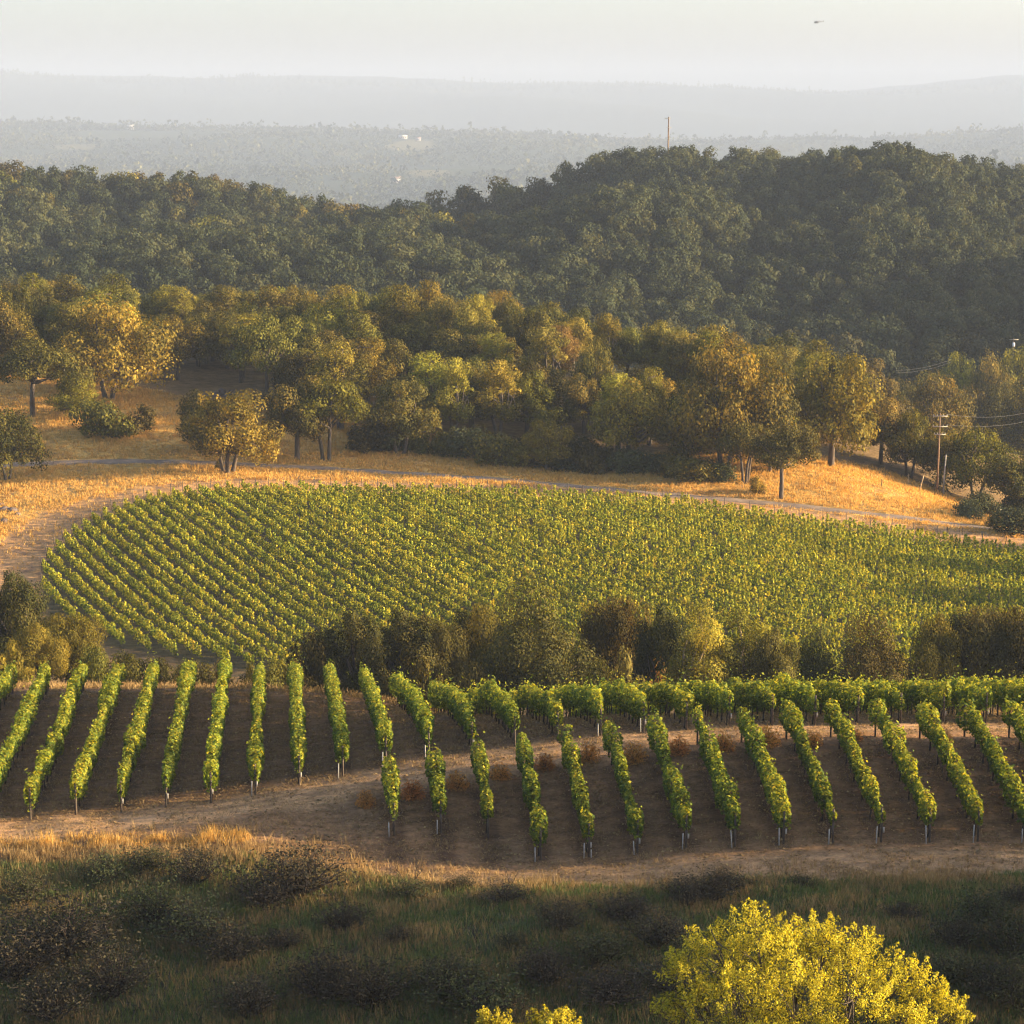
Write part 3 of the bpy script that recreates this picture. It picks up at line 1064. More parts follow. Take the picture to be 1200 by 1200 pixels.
for x in (845, 822, 800, 775):
    px_tree('bush0', x, 563-(850-x)*.16, 22, 46, 'dark low shrub under the grove edge, %s' % {845: 'nearest the crooked oak', 822: 'second from the crooked oak', 800: 'third from the crooked oak', 775: 'fourth from the crooked oak'}[x], 'shrub', 'shrub', mat=SCRUBM)

PY = hit(1098, 580)[0][1]
CREST_TREES = [('oak2', 1035, 470, PY+13, 64, 'oak left of the utility pole behind the grass crest', OAK), ('oak1', 1066, 484, PY+10, 58, 'oak behind and left of the utility pole', OAKGOLD),
               ('oak0', 1104, 500, PY+12, 62, 'oak directly behind the utility pole', OAKGOLD), ('oak3', 1148, 503, PY+7, 84, 'wide golden oak right of the utility pole', OAKGOLD), ('oak2', 1196, 530, PY+2, 60, 'oak at the right edge behind the white sign', OAK)]
for c_ in CREST_TREES:
    ALLT.append(((c_[1]-600)/F*c_[3], c_[3]))

r = np.random.default_rng(76)
for i, x in enumerate(np.linspace(425, 815, 13)):
    y = float(np.interp(x, [415, 500, 600, 700, 815], [527, 533, 543, 550, 563])) + r.uniform(-4, 3)
    px_tree(['bush0', 'bush1'][i % 2], x + r.uniform(-8, 8), y, r.uniform(22, 40), r.uniform(40, 66), 'dark undergrowth shrub along the foot of the grove, %s from the left' % ordinal(i+1), 'shrub', 'shrub', mat=[OAK, SCRUBM, OAK][i % 3], group='undergrowth at the foot of the grove')
px_tree('tall0', 655, 455, 74, 48, 'orange-brown slender tree standing in the middle of the grove', 'woodland_tree', mat=RUSTY)

# the grove behind: filled by spacing, then labelled by what they stand beside
GRV = []
r = np.random.default_rng(77)
tries = 0
slope_edge = lambda az: GS*np.interp(az, [-.24, -.17, -.12, -.06, 0, .06, .10, .14, .17, .23], [398, 395, 384, 366, 357, 355, 360, 358, 354, 350])
while tries < 12000 and len(GRV) < 165:
    tries += 1
    Y = r.uniform(330, 458)
    az = r.uniform(-.24, .225)
    X = az*Y
    lim = GS*np.interp(az, [-.24, -.1, 0, .08, .15, .23], [486, 484, 472, 456, 434, 412])
    if Y < slope_edge(az) or Y > lim:
        continue
    if any((X-a)**2 + ((Y-b)*.85)**2 < 4.5**2 for a, b in ALLT):
        continue
    if X/Y > .142 or (X/Y > .115 and Y < PY+14):
        continue
    # keep a view into the clearing with the brush pile
    if 348 < Y < 380 and -.15 < az < -.095:
        continue
    ALLT.append((X, Y))
    GRV.append((X, Y))
info = []
for X, Y in GRV:
    u = r.random()
    az = X/Y
    edge_d = Y-float(slope_edge(az))
    if az > .02 and az < .08 and Y < 395 and u < .3:
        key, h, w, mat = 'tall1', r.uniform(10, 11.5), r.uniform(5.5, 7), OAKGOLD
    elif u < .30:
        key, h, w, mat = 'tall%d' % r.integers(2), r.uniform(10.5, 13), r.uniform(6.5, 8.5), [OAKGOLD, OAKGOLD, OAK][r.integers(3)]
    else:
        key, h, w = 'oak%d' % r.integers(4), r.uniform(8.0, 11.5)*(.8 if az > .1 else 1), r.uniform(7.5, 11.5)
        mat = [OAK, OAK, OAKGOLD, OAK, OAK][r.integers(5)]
        if r.random() < .0:
            mat = RUST
    x, y = project(X, Y, H(X, Y)+h)
    info.append((x, y, X, Y, key, h, w, mat))
info.sort()
kind_word = {'s': 'slim pale-trunked tree', 't': 'upright yellow-green tree', 'o': 'broad oak'}
count = {}
for x, y, X, Y, key, h, w, mat in info:
    kw = kind_word[key[0]]
    if mat is RUST:
        kw = 'rust-coloured oak'
    depth = 'front' if Y < slope_edge(X/Y)+22 else ('middle' if Y < slope_edge(X/Y)+55 else 'back')
    k = (kw, depth)
    count[k] = count.get(k, 0)+1
    plant(key, 'oak_tree' if key[0] == 'o' else 'woodland_tree', '%s in the %s of the grove, %s of its kind from the left' % (kw, depth, ordinal(count[k])), 'tree', X, Y, h, w, 'trees of the grove on the hill', mat)

# trees low in the valley right of and behind the grove
r = np.random.default_rng(78)
VAL = []
n = 0
while n < 3000 and len(VAL) < 40:
    n += 1
    Y = r.uniform(430, 575)
    az = r.uniform(.06, .235)
    X = az*Y
    if any((X-a)**2+(Y-b)**2 < 8.5**2 for a, b in ALLT):
        continue
    if Y < 490 and az > .185:
        continue
    ALLT.append((X, Y))
    VAL.append((X, Y))
VAL.sort(key=lambda p: p[0]/p[1])
for i, (X, Y) in enumerate(VAL):
    up = 3.5 if X/Y > .19 else 0
    plant('oak%d' % r.integers(4), 'oak_tree', 'hazy oak in the valley behind the utility pole, %s from the left' % ordinal(i+1), 'tree', X, Y, r.uniform(11, 15)+up, r.uniform(11, 15), 'oaks down in the right-hand valley', [OAK, OAKBROWN, OAK][r.integers(3)])

# trees just behind the crest of the right-hand grass slope
CREST_TREES += [('oak1', 1190, 409, 548, 64, 'valley oak hiding the foot of the white-topped pole', OAKGOLD), ('oak3', 1160, 417, 540, 60, 'valley oak left of the white-topped pole', OAK), ('oak0', 1128, 416, 545, 48, 'gold-topped valley oak behind the utility pole wires', OAKGOLD),
                ('oak2', 1104, 432, 552, 54, 'dusky valley oak left of the gold-topped one', OAK), ('oak1', 1215, 440, 520, 64, 'valley oak cut by the right picture edge', OAK), ('oak3', 1140, 455, 505, 64, 'shaded valley oak low behind the wires', OAK)]
for key, x, yt, Y, wp, lab, mt in CREST_TREES:
    creek(key, x, yt, Y, wp, lab, mat=mt, group='oaks behind the crest of the right slope')

# creek trees between the vineyards

creek('creek0', 618, 690, 181, 140, 'largest brown-green oak in the creek line below the middle vineyard', mat=CREEKM)
creek('creek1', 560, 712, 198, 70, 'yellowish oak behind the left shoulder of the largest creek oak', mat=OAKGOLD)
creek('creek2', 468, 722, 190, 110, 'dark creek oak left of the largest one', mat=CREEKM)
creek('creek1', 508, 726, 190, 66, 'browning creek oak touching the largest oak on its left', mat=OAKBROWN)
creek('creek2', 410, 722, 184, 100, 'dark green creek oak with a lit rim, third left of the largest', mat=CREEKM)
creek('creekbush0', 365, 745, 182, 60, 'dark brush clump at the left end of the creek oaks', 'shrub', 'shrub', mat=OAK)
creek('creek1', 722, 706, 198, 84, 'yellow-green creek tree right of the largest oak', mat=OAKGOLD)
creek('creek2', 775, 716, 190, 80, 'dark creek oak between the yellow-green tree and the pale-trunked tree', mat=CREEKM)
creek('creektall0', 822, 714, 184, 78, 'tall yellow-green tree with thin pale trunks in the creek line', 'woodland_tree', mat=OAKGOLD)
creek('creektall0', 868, 718, 188, 72, 'second tall yellow-green tree, right of the pale-trunked one', 'woodland_tree', mat=OAKGOLD)
creek('creek2', 908, 742, 184, 66, 'short dark creek oak right of the tall pair', mat=OAKBROWN)
creek('creek0', 955, 738, 190, 84, 'dark creek oak left of the brown round one', mat=CREEKM)
creek('creek0', 1020, 722, 186, 112, 'round brown oak at the right end of the creek line', mat=OAKBROWN)
creek('creek2', 1100, 726, 188, 76, 'olive creek tree next to the round brown oak', mat=OAKGOLD)
creek('creek1', 1150, 716, 190, 92, 'brownish creek tree second from the right edge', mat=OAKBROWN)
creek('creek1', 1200, 720, 188, 90, 'creek tree cut by the right picture edge', mat=OAKBROWN)
creek('creek2', 1250, 722, 188, 90, 'creek tree standing just past the right picture edge', mat=OAK)
creek('creekbush0', 700, 776, 177, 48, 'low olive bush in front of the largest creek oak', 'shrub', 'shrub', mat=OAK)
creek('creekbush1', 735, 768, 176, 60, 'round leafy bush just behind the vine rows, right of the low olive bush', 'shrub', 'shrub', mat=OAKBROWN)
creek('twiggy', 768, 774, 175.5, 36, 'reddish twiggy bush beside the round leafy bush', 'shrub', 'shrub', mat=RUST)
creek('creekbush0', 556, 778, 177, 48, 'brown brush at the left foot of the largest creek oak', 'shrub', 'shrub')
creek('creekbush1', 500, 776, 176, 46, 'dark brush behind the vine rows left of the largest creek oak', 'shrub', 'shrub', mat=OAK)
creek('creek2', 12, 676, 200, 90, 'dark oak at the left edge below the dirt headland', mat=CREEKM)
creek('creek1', 78, 722, 192, 74, 'brown rounded tree beside the left-edge creek oak', mat=OAKGOLD)
creek('creek2', 40, 735, 186, 70, 'golden-topped tree in front of the left-edge creek oak', mat=OAKGOLD)
r = np.random.default_rng(80)
for i, (x, y) in enumerate(((10, 755), (112, 760), (150, 768), (185, 773), (222, 776), (258, 780), (292, 782), (325, 776), (345, 778))):
    creek('creekbush%d' % r.integers(2), x, y, 176+r.uniform(-2, 4), r.uniform(40, 60), 'brown brush behind the left vine rows, %s clump' % ordinal(i+1), 'shrub', 'shrub', mat=[OAKBROWN, OAK, OAKGOLD][r.integers(3)])

# unseen oaks off to the right, added to shade the scrub and right-hand vineyard
for i, (X, Y, h) in enumerate(((44, 98, 15), (48, 106, 16), (57, 101, 19), (47, 111.5, 10))):
    plant('oak%d' % (i % 4), 'oak_tree', 'unseen oak added past the right edge to shade the scrub, %s of four' % ordinal(i+1), 'tree', X, Y, h, 11.0, 'oaks beyond the right picture edge', OAK)
for i, (X, Y, h) in enumerate(((74, 252, 10), (79, 268, 11), (80, 281, 9), (79, 302, 10), (86, 310, 12))):  # last two added to shade the right grass slope
    plant('oak%d' % (i % 4), 'oak_tree', 'unseen oak beyond the right edge of the middle vineyard, %s of five' % ordinal(i+1), 'tree', X, Y, h, 10.0, 'oaks beyond the right picture edge', OAK)

# ------------------------------------------------------------------ wooded ridge
RP = []
for i in range(6):
    a = tree_meshes(seed=200+i, Ht=11, Wd=[11, 12, 10, 13, 11, 9][i], base=.05, nclus=[12, 14, 11, 16, 13, 10][i], nleaf=1700, size=.7, clr=[2.3, 2.4, 2.2, 2.5, 2.2, 2.0][i], merge=True, flat=.8, droop=.1)
    RP.append(a)
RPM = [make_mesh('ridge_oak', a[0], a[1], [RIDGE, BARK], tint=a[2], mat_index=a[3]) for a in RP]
r = np.random.default_rng(90)
cell = 8.2
pts = []
for Y in np.arange(600, 945, cell):
    for X in np.arange(-.25*Y, .25*Y, cell):
        pts.append((X + r.uniform(-3, 3), Y + r.uniform(-3, 3)))
pts = np.array(pts)
pz = height(pts[:, 0], pts[:, 1])
px, py = project(pts[:, 0], pts[:, 1], pz+10)
# what hides behind the grove or behind the crest is left out
vis = (py < np.interp(px, [0, 300, 450, 600, 700, 850, 1000, 1100, 1200], [360, 372, 372, 384, 410, 445, 465, 530, 540])) & (px > -60) & (px < 1260)
o_ = np.argsort(pts[:, 1])
colbest = np.full(400, 1e9)
top = py.copy()
keep = np.zeros(len(pts), bool)
for k in o_:
    b = int((px[k]+100)/4)
    if not vis[k] or b < 2 or b > 397:
        continue
    best = colbest[b-1:b+2].max()
    if top[k] < best+4:
        keep[k] = True
    colbest[b-2:b+3] = np.minimum(colbest[b-2:b+3], top[k])
ids = np.where(keep)[0]
print('ridge trees', len(ids))
sc_ = r.uniform(.62, 1.12, len(pts))
# skyline trees and the nearest ones one by one; the rest as one mass
skyl = np.zeros(len(pts), bool)
for b in range(0, 315):
    c = [k for k in ids if int((px[k]+60)/4.2) == b]
    if c:
        skyl[min(c, key=lambda k: py[k])] = True
near_ids = [k for k in sorted(ids, key=lambda k: pts[k, 1]) if not skyl[k]][:120]
ind = np.zeros(len(pts), bool)
ind[near_ids] = True
sk = sorted(np.where(skyl)[0], key=lambda k: px[k])[:]
sk = [k for i, k in enumerate(sk)][:170]
ind[sk] = True
tones = r.random(len(pts))
for i, k in enumerate(sorted(sk, key=lambda k: px[k])):
    o = link('ridge_oak', RPM[r.integers(6)], None, (pts[k, 0], pts[k, 1], pz[k]-.3))
    s = sc_[k]*(1.12 if r.random() < .2 else 1)
    o.scale = (s*r.uniform(.9, 1.15), s, s*r.uniform(.85, 1.1))
    o.rotation_euler = (0, 0, r.uniform(0, 6.28))
    tag(o, 'rounded oak along the skyline of the wooded ridge, %s from the left' % ordinal(i+1), 'tree', 'skyline oaks of the wooded ridge')
    if tones[k] < .45:
        o.material_slots[0].link = 'OBJECT'
        o.material_slots[0].material = [OAKBROWN, OAK][int(tones[k]*100) % 2]
for i, k in enumerate(near_ids):
    o = link('ridge_oak', RPM[r.integers(6)], None, (pts[k, 0], pts[k, 1], pz[k]-.3))
    s = sc_[k]
    o.scale = (s*r.uniform(.9, 1.15), s, s*r.uniform(.85, 1.1))
    o.rotation_euler = (0, 0, r.uniform(0, 6.28))
    tag(o, 'shaded oak packed low on the wooded ridge just above the grove', 'tree', 'oaks low on the shaded ridge slope')
rest = [k for k in ids if not ind[k]]
VV, FF, TT, MM, nv = [], [], [], [], 0
for k in rest:
    V, Fq, ti, mi = RP[r.integers(6)]
    a = r.uniform(0, 6.28)
    s = sc_[k]
    R2 = np.array([[math.cos(a), math.sin(a), 0], [-math.sin(a), math.cos(a), 0], [0, 0, 1]])*s
    VV.append(V @ R2 + np.array([pts[k, 0], pts[k, 1], pz[k]-.3]))
    FF.append(Fq+nv)
    TT.append(np.clip(ti + r.normal(0, .26), 0, 1))
    MM.append(mi)
    nv += len(V)
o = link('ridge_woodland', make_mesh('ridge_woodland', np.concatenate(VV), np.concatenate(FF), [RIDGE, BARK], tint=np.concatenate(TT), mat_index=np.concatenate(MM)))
tag(o, 'shaded oak woodland covering the slopes of the ridge', 'woodland', kind='stuff')

# ------------------------------------------------------------------ far country
r = np.random.default_rng(95)
n = 15000
Y = np.concatenate([r.uniform(3800, 9600, n), r.uniform(8200, 9000, 2500)])
az = r.uniform(-.235, .235, len(Y))
X = az*Y
dens = waves(X, Y, 1300, 97)
k = (dens > -.9) | (Y > 8200)
for fx_, fy_, rx_, ry_ in FIELDS:
    k &= ((X-fx_)/rx_)**2 + ((Y-fy_)/ry_)**2 > 1.0
X, Y = X[k], Y[k]
Z = height(X, Y)
th_ = r.uniform(8, 17, len(X))*np.where(r.random(len(X)) < .06, 2.1, 1)
per = 12
C = np.repeat(np.c_[X, Y, Z], per, axis=0)
hh = np.repeat(th_, per)
d = rand_unit(len(C), r)
f = r.random(len(C))
P = C + np.c_[d[:, 0]*hh*.75*(1.15-f), d[:, 1]*hh*.75*(1.15-f), f*hh]
V, Fq = leaves(P, rand_unit(len(C), r), hh*.42, r)
far1 = (V, Fq, np.clip(r.normal(.45, .2, len(Fq)) + np.repeat(.28*waves(X, Y*.4, 420, 99), per), 0, 1))
# conifers on the farthest ridge
n = 2600
az = r.uniform(-.235, .235, n)
Y = 16000 + r.normal(size=n)*260 - np.abs(r.normal(size=n))*300
X = az*Y
Z = height(X, Y)
hh = np.repeat(r.uniform(12, 40, n)*(.7+.3*np.clip(waves(X, Y, 420, 98), -1, 1)), 9)
C = np.repeat(np.c_[X, Y, Z], 9, axis=0)
f = r.random(len(C))
P = C + np.c_[r.normal(size=len(C))*hh*.22*(1.1-f), r.normal(size=len(C))*8, f*hh]
V2, F2 = leaves(P, rand_unit(len(C), r), hh*.5, r)
o = link('far_woodland', make_mesh('far_woodland', np.vstack([far1[0], V2]), np.vstack([far1[1], F2+len(far1[0])]), FARW, tint=np.r_[far1[2], r.random(len(F2))]))
tag(o, 'hazy woods scattered over the far plain and along the farthest ridge', 'woodland', kind='stuff')


def house(x, y, t, L, W, hgt, label, rz=.1, roofm=None):
    p = unproj(x, y, t)
    X, Y = p[0], p[1]
    tt = thing('house', label, 'house', (X, Y, H(X, Y)+1), 'white houses far out in the plain', rz)
    m = MB()
    m.box((0, 0, hgt/2-1), (L, W, hgt+2))
    link('wall', m.mesh('wall', WALLM), tt)
    m = MB()
    e = .6
    m.add([(-L/2-e, -W/2-e, hgt+.02), (L/2+e, -W/2-e, hgt+.02), (L/2+e, W/2+e, hgt+.02), (-L/2-e, W/2+e, hgt+.02), (-L/2-e, 0, hgt+W*.32), (L/2+e, 0, hgt+W*.32)],
          [(0, 1, 5, 4), (2, 3, 4, 5), (0, 3, 2, 1), (0, 4, 3, 3), (1, 2, 5, 5)])
    me = m.mesh('roof', roofm or ROOFM)
    link('roof', me, tt)
    for q in range(4):
        m = MB()
        m.box((-L/2+L*(q+.6)/4.4, -W/2-.05, hgt*.5), (L*.1, .14, hgt*.34))
        link('window', m.mesh('window', GLASS), tt)


house(464, 206, 5200, 22, 12, 9, 'white two-storey house far out below the pale field')
house(408, 213, 4600, 18, 10, 5, 'long low white house left of the two-storey one in the far plain')
house(472, 173, 7400, 28, 12, 8, 'long white barn above the pale field on the far slope', roofm=WALLM)
house(396, 223, 4200, 10, 8, 5, 'small white cottage nearest the wooded ridge gap')
house(153, 158, 8300, 24, 14, 11, 'white hillside house among the hazy trees on the far left', roofm=WALLM)
house(490, 178, 7200, 16, 10, 6, 'small pale shed right of the long white barn')
house(95, 206, 5000, 60, 14, 5, 'long pale greenhouse row seen low on the far left plain', roofm=WALLM)

# ------------------------------------------------------------------ grass
def grass_patch(name, label, n, Xr, Yr, cond, hgt, w, per, mat, seed, lean=.35, spread=.15):
    r = np.random.default_rng(seed)
    Y = r.uniform(*Yr, n)
    X = r.uniform(*Xr, n)
    k = cond(X, Y, r)
    X, Y = X[k], Y[k]
    Z = height(X, Y)
    h = hgt(X, Y, r)
    V, Fq = blades(np.c_[X, Y, Z-.03], h, w, r, lean, per, spread)
    o = link(name, make_mesh(name, V, Fq, mat, tint=np.clip(np.repeat(r.normal(.5, .16, len(X)), per) + r.normal(0, .12, len(Fq)), 0, 1)))
    return tag(o, label, 'grass', kind='stuff')


def slope_cond(X, Y, r):
    P = np.c_[X, Y]
    az = X/Y
    edge = np.interp(az, [-.5, -.22, -.17, -.12, -.06, 0, .06, .12, .17, .22, .5], [397, 393, 366, 352, 342, 335, 329, 329, 329, 318, 318])
    n1 = waves(X, Y, 6, 21)
    k = (np.abs(az) < .26) & (Y < edge+8) & (~inside(P, MV)) & (dist_poly(P, MV) > 1.2)
    hd = dist_poly(P, HEAD_L, False)
    k &= (hd > 3.6+n1) | (r.random(len(X)) < .16)
    k &= (dist_poly(P, ROAD_L, False) > 1.5)
    k &= (Y > 266)
    return k


grass_patch('dry_grass', 'golden dry grass over the slope above the middle vineyard', 160000, (-95, 88), (258, 405), slope_cond,
            lambda X, Y, r: r.uniform(.25, .6, len(X))*(1+.25*waves(X, Y, 9, 41)), .085, 4, DRY, 401, .4, .22)


def straw_cond(X, Y, r):
    n1 = waves(X, Y, 4, 44)
    u = (X*RN[0]+Y*RN[1])/RS + 5.7
    edge = np.interp(X, [-30, -22, -13, -8, -3, 4, 30], [117.0, 116.6, 116.4, 113.6, 111.0, 109.8, 109.4])
    return (np.abs(X/Y) < .27) & (np.abs(Y-edge-n1*.6) < r.exponential(1.0, len(X)))


grass_patch('straw_grass', 'tall straw-coloured grass along the top of the dark scrub', 26000, (-34, 34), (106, 121), straw_cond,
            lambda X, Y, r: r.uniform(.3, .8, len(X))*np.interp(X, [-30, -8, 0, 30], [1.0, .9, .55, .6]), .03, 6, DRYDULL, 402, .28, .14)


def lit_tuft(X, Y, r):
    n1 = waves(X, Y, 3, 45)
    return (np.abs(Y-118.2-n1*.4) < r.exponential(.32, len(X))) & (X < -13.5) & (waves(X, Y, 2.0, 452) > -.9)


grass_patch('golden_grass', 'tall golden grass fringe catching the sun at the left edge of the track', 9000, (-33, -13), (116, 120.5), lit_tuft,
            lambda X, Y, r: r.uniform(.15, .5, len(X))*np.where(np.abs(X+24.0) < .4, 2.3, 1)*np.where(np.abs(X+15.6) < .3, 1.8, 1)*(1+.35*waves(X, Y, 2.5, 451)), .028, 6, DRY, 403, .3, .12)
grass_patch('green_grass', 'rank green grass between the scrub bushes', 80000, (-32, 32), (84, 117), lambda X, Y, r: (np.abs(X/Y) < .27) & ((waves(X, Y, 9, 46) > r.normal(-.5, .5, len(X))) | (r.random(len(X)) < .35)) & (Y < np.interp(X, [-30, -22, -13, -8, -3, 4, 30], [116.2, 115.8, 115.6, 113.2, 110.8, 109.6, 109.2])+.7*waves(X, Y, 5, 47)),
            lambda X, Y, r: r.uniform(.15, .5, len(X)), .034, 6, GREENG, 404, .25, .14)
grass_patch('withered_grass', 'withered tan grass in the dark scrub', 60000, (-32, 32), (84, 117), lambda X, Y, r: (np.abs(X/Y) < .27) & ((waves(X, Y, 7, 48) > r.normal(-.2, .8, len(X))) | (r.random(len(X)) < .25)) & (Y < np.interp(X, [-30, -22, -13, -8, -3, 4, 30], [116.2, 115.8, 115.6, 113.2, 110.8, 109.6, 109.2])+.5),
            lambda X, Y, r: r.uniform(.2, .6, len(X))*(1+.4*waves(X, Y, 3, 481)), .028, 6, DRYDULL, 405, .25, .13)
grass_patch('stubble', 'short mown stubble on the track and between the vine rows', 110000, (-38, 38), (109.5, 160), lambda X, Y, r: (np.abs(X/Y) < .25) & (waves(X, Y, 3, 49) > -.7),
            lambda X, Y, r: r.uniform(.04, .16, len(X))*np.where(waves(X, Y, 2.2, 491) > .6, 1.7, 1), .035, 3, DRYDULL, 406, .8, .2)
grass_patch('creek_grass', 'dry brown grass and weeds behind the left vine rows', 12000, (-55, 2), (161, 190), lambda X, Y, r: np.abs(X/Y) < .25,
            lambda X, Y, r: r.uniform(.25, .7, len(X)), .05, 5, DRYDULL, 407, .35, .2)

grass_patch('dead_stalks', 'tangle of dead brown stalks in the dark scrub', 9000, (-32, 32), (84, 117), lambda X, Y, r: (np.abs(X/Y) < .27) & (waves(X, Y, 6, 51) > r.normal(.2, .6, len(X))) & (Y < np.interp(X, [-30, -22, -13, -8, -3, 4, 30], [116.2, 115.8, 115.6, 113.2, 110.8, 109.6, 109.2])),
            lambda X, Y, r: r.uniform(.35, 1.15, len(X)), .022, 3, DEADM, 408, .45, .2)
rl = np.random.default_rng(410)
n = 60000
Y = rl.uniform(109, 160, n)
X = rl.uniform(-.24, .24, n)*Y
k = waves(X, Y, 2.5, 52) > rl.normal(-.1, .5, n)
X, Y = X[k], Y[k]
V, Fq = leaves(np.c_[X, Y, height(X, Y)+rl.uniform(.01, .05, len(X))], rand_unit(len(X), rl)*.5 + np.array([0, 0, 1.]), rl.uniform(.06, .2, len(X)), rl, .7)
tag(link('leaf_litter', make_mesh('leaf_litter', V, Fq, DRYDULL, tint=np.clip(rl.normal(.25, .35, len(X)), 0, 1))), 'fallen leaves and clods strewn over the front vineyard soil', 'litter', kind='stuff')

# orange weeds at the row ends by the track
r = np.random.default_rng(120)


def tumbleweed(seed):
    q = np.random.default_rng(seed)
    n = 800
    d = rand_unit(n, q)
    d[:, 2] = np.abs(d[:, 2])
    P = d*q.uniform(.35, 1, n)[:, None]*np.array([.55, .5, .75])
    V, Fq = leaves(P, rand_unit(n, q), q.uniform(.05, .16, n), q, .3)
    m = MB()
    for i in range(26):
        e = rand_unit(1, q)[0]
        e[2] = abs(e[2])+.25
        e = e/np.linalg.norm(e)*np.array([.5, .5, .75])*q.uniform(.7, 1)
        m.tube(bez(np.array([0, 0, -.05]), e*.5+np.array([0, 0, .06]), e, 4), [.012, .009, .006, .003], 4)
    return make_mesh('weed_crown', V, Fq, WEED, tint=np.clip(q.normal(.5, .22, n), 0, 1)), m.mesh('weed_stems', DEADM)


TW = [tumbleweed(s) for s in range(4)]
jj = [7.45, 8.5, 9.5, 10.5, 11.5, 12.5, 13.5, 14.5, 15.5, 16.5, 17.5, 18.5, 20.5]
for i, j in enumerate(jj):
    p = row_point(j, (lo_far(max(8, j)) - .9 if j > 8 else 122.6) + r.normal()*.3)
    c, s = TW[i % 4]
    k = r.uniform(1.2, 1.6) if j < 17 else r.uniform(.8, 1.1)
    t = thing('weed_bush', 'orange dried weed at the row ends beside the track, %s from the left' % ordinal(i+1), 'weed', (p[0], p[1], H(*p)), 'orange weeds at the row ends', r.uniform(0, 6), (k, k, k))
    link('weed_crown', c, t)
    link('weed_stems', s, t)

# ------------------------------------------------------------------ scrub
def scrub_meshes(seed, leafy, mat, W=2.2, Hh=1.6, nl=2600, size=.09):
    q = np.random.default_rng(seed)
    m = MB()
    tips = []
    for i in range(46):
        a = q.uniform(0, 2*PI)
        el = q.uniform(.25, 1.4)
        e = np.array([math.cos(a)*math.cos(el)*W*.55, math.sin(a)*math.cos(el)*W*.55, (.25+.75*math.sin(el))*Hh*q.uniform(.7, 1.05)])
        c = e*.5 + q.normal(size=3)*.18 + np.array([0, 0, .15])
        b = bez(np.array([q.normal()*.1, q.normal()*.1, -.1]), c, e, 6)
        m.tube(b, np.linspace(.028, .007, 6), 4)
        for k in range(4):
            s = b[q.integers(2, 6)]
            f = s + rand_unit(1, q)[0]*np.array([1, 1, .8])*q.uniform(.25, .55) + np.array([0, 0, .12])
            m.tube(bez(s, (s+f)/2 + q.normal(size=3)*.05, f, 4), [.010, .008, .006, .004], 4)
            tips.append(f)
    tips = np.array(tips)
    n = nl
    P = tips[q.integers(0, len(tips), n)] + q.normal(size=(n, 3))*np.array([.16, .16, .13])
    P[:, 2] = np.maximum(P[:, 2], .03)
    V, Fq = leaves(P, rand_unit(n, q)+np.array([0, 0, .3]), q.uniform(.6, 1.4, n)*size, q, .5)
    return make_mesh('shrub_leaves', V, Fq, mat, tint=np.clip(q.normal(.5, .2, n), 0, 1)), m.mesh('shrub_stems', VBARK)


SB = [scrub_meshes(500+i, 1, SCRUBM) for i in range(3)] + [scrub_meshes(510+i, 1, DEADM, nl=1800) for i in range(3)]


def dead_meshes(seed):
    q = np.random.default_rng(seed)
    m = MB()
    def grow(p, d, L, w, lvl):
        e = p + d*L
        c = (p+e)/2 + q.normal(size=3)*L*.15
        m.tube(bez(p, c, e, 5), np.linspace(w, w*.6, 5), 5)
        if lvl == 0:
            return
        for k in range(q.integers(2, 4)):
            d2 = d + rand_unit(1, q)[0]*.75
            d2[2] += .15
            d2 /= np.linalg.norm(d2)
            grow(e, d2, L*q.uniform(.55, .8), w*.6, lvl-1)
    for i in range(q.integers(2, 5)):
        d = rand_unit(1, q)[0]
        d[2] = abs(d[2])+.55
        d /= np.linalg.norm(d)
        grow(np.array([0, 0, -.1]), d, .7, .035, 4)
    return m.mesh('dead_branches', VBARK)


DB = [dead_meshes(s) for s in (601, 602, 603, 604)]
shr = [(170, 1022, 1.5, 0), (120, 1035, 1.2, 1), (350, 1050, 2.3, 4), (310, 1062, 1.8, 3), (70, 1120, 2.6, 5), (20, 1150, 2.2, 3), (230, 1100, 1.9, 0), (180, 1085, 1.6, 1), (270, 1125, 1.7, 4), (130, 1165, 1.9, 3),
       (480, 1053, 1.0, 1), (540, 1043, .8, 0), (590, 1058, 1.1, 3), (400, 1090, 1.3, 3), (430, 1180, 1.9, 4), (520, 1165, 1.8, 0), (380, 1170, 1.7, 3), (560, 1190, 1.8, 1), (465, 1105, .8, 4), (660, 1090, 1.2, 3), (700, 1130, 1.5, 0),
       (730, 1080, 1.2, 3), (640, 1150, 1.5, 4), (720, 1175, 1.6, 3), (830, 1055, 1.4, 5), (850, 1045, 1.0, 4), (800, 1060, 1.1, 3), (770, 1110, 1.4, 3), (1150, 1080, 1.3, 0), (1180, 1120, 1.6, 1), (1120, 1110, 1.2, 4), (1165, 1165, 1.6, 3),
       (1195, 1180, 1.7, 0), (1110, 1150, 1.3, 1), (1060, 1075, .8, 3), (940, 1040, .7, 1), (30, 1060, 1.4, 1), (290, 1190, 1.6, 4), (60, 1195, 1.8, 3), (230, 1035, 1.5, 4), (780, 1160, 1.4, 4), (600, 1110, .8, 0), (330, 1110, 1.0, 3), (1195, 1060, 1.1, 5)]
r = np.random.default_rng(130)
words_ = {0: 'dark green', 1: 'olive', 2: 'dusky green', 3: 'dead grey-brown', 4: 'charred-looking bare', 5: 'reddish brown'}
shr_s = sorted(shr)
cnt = {}
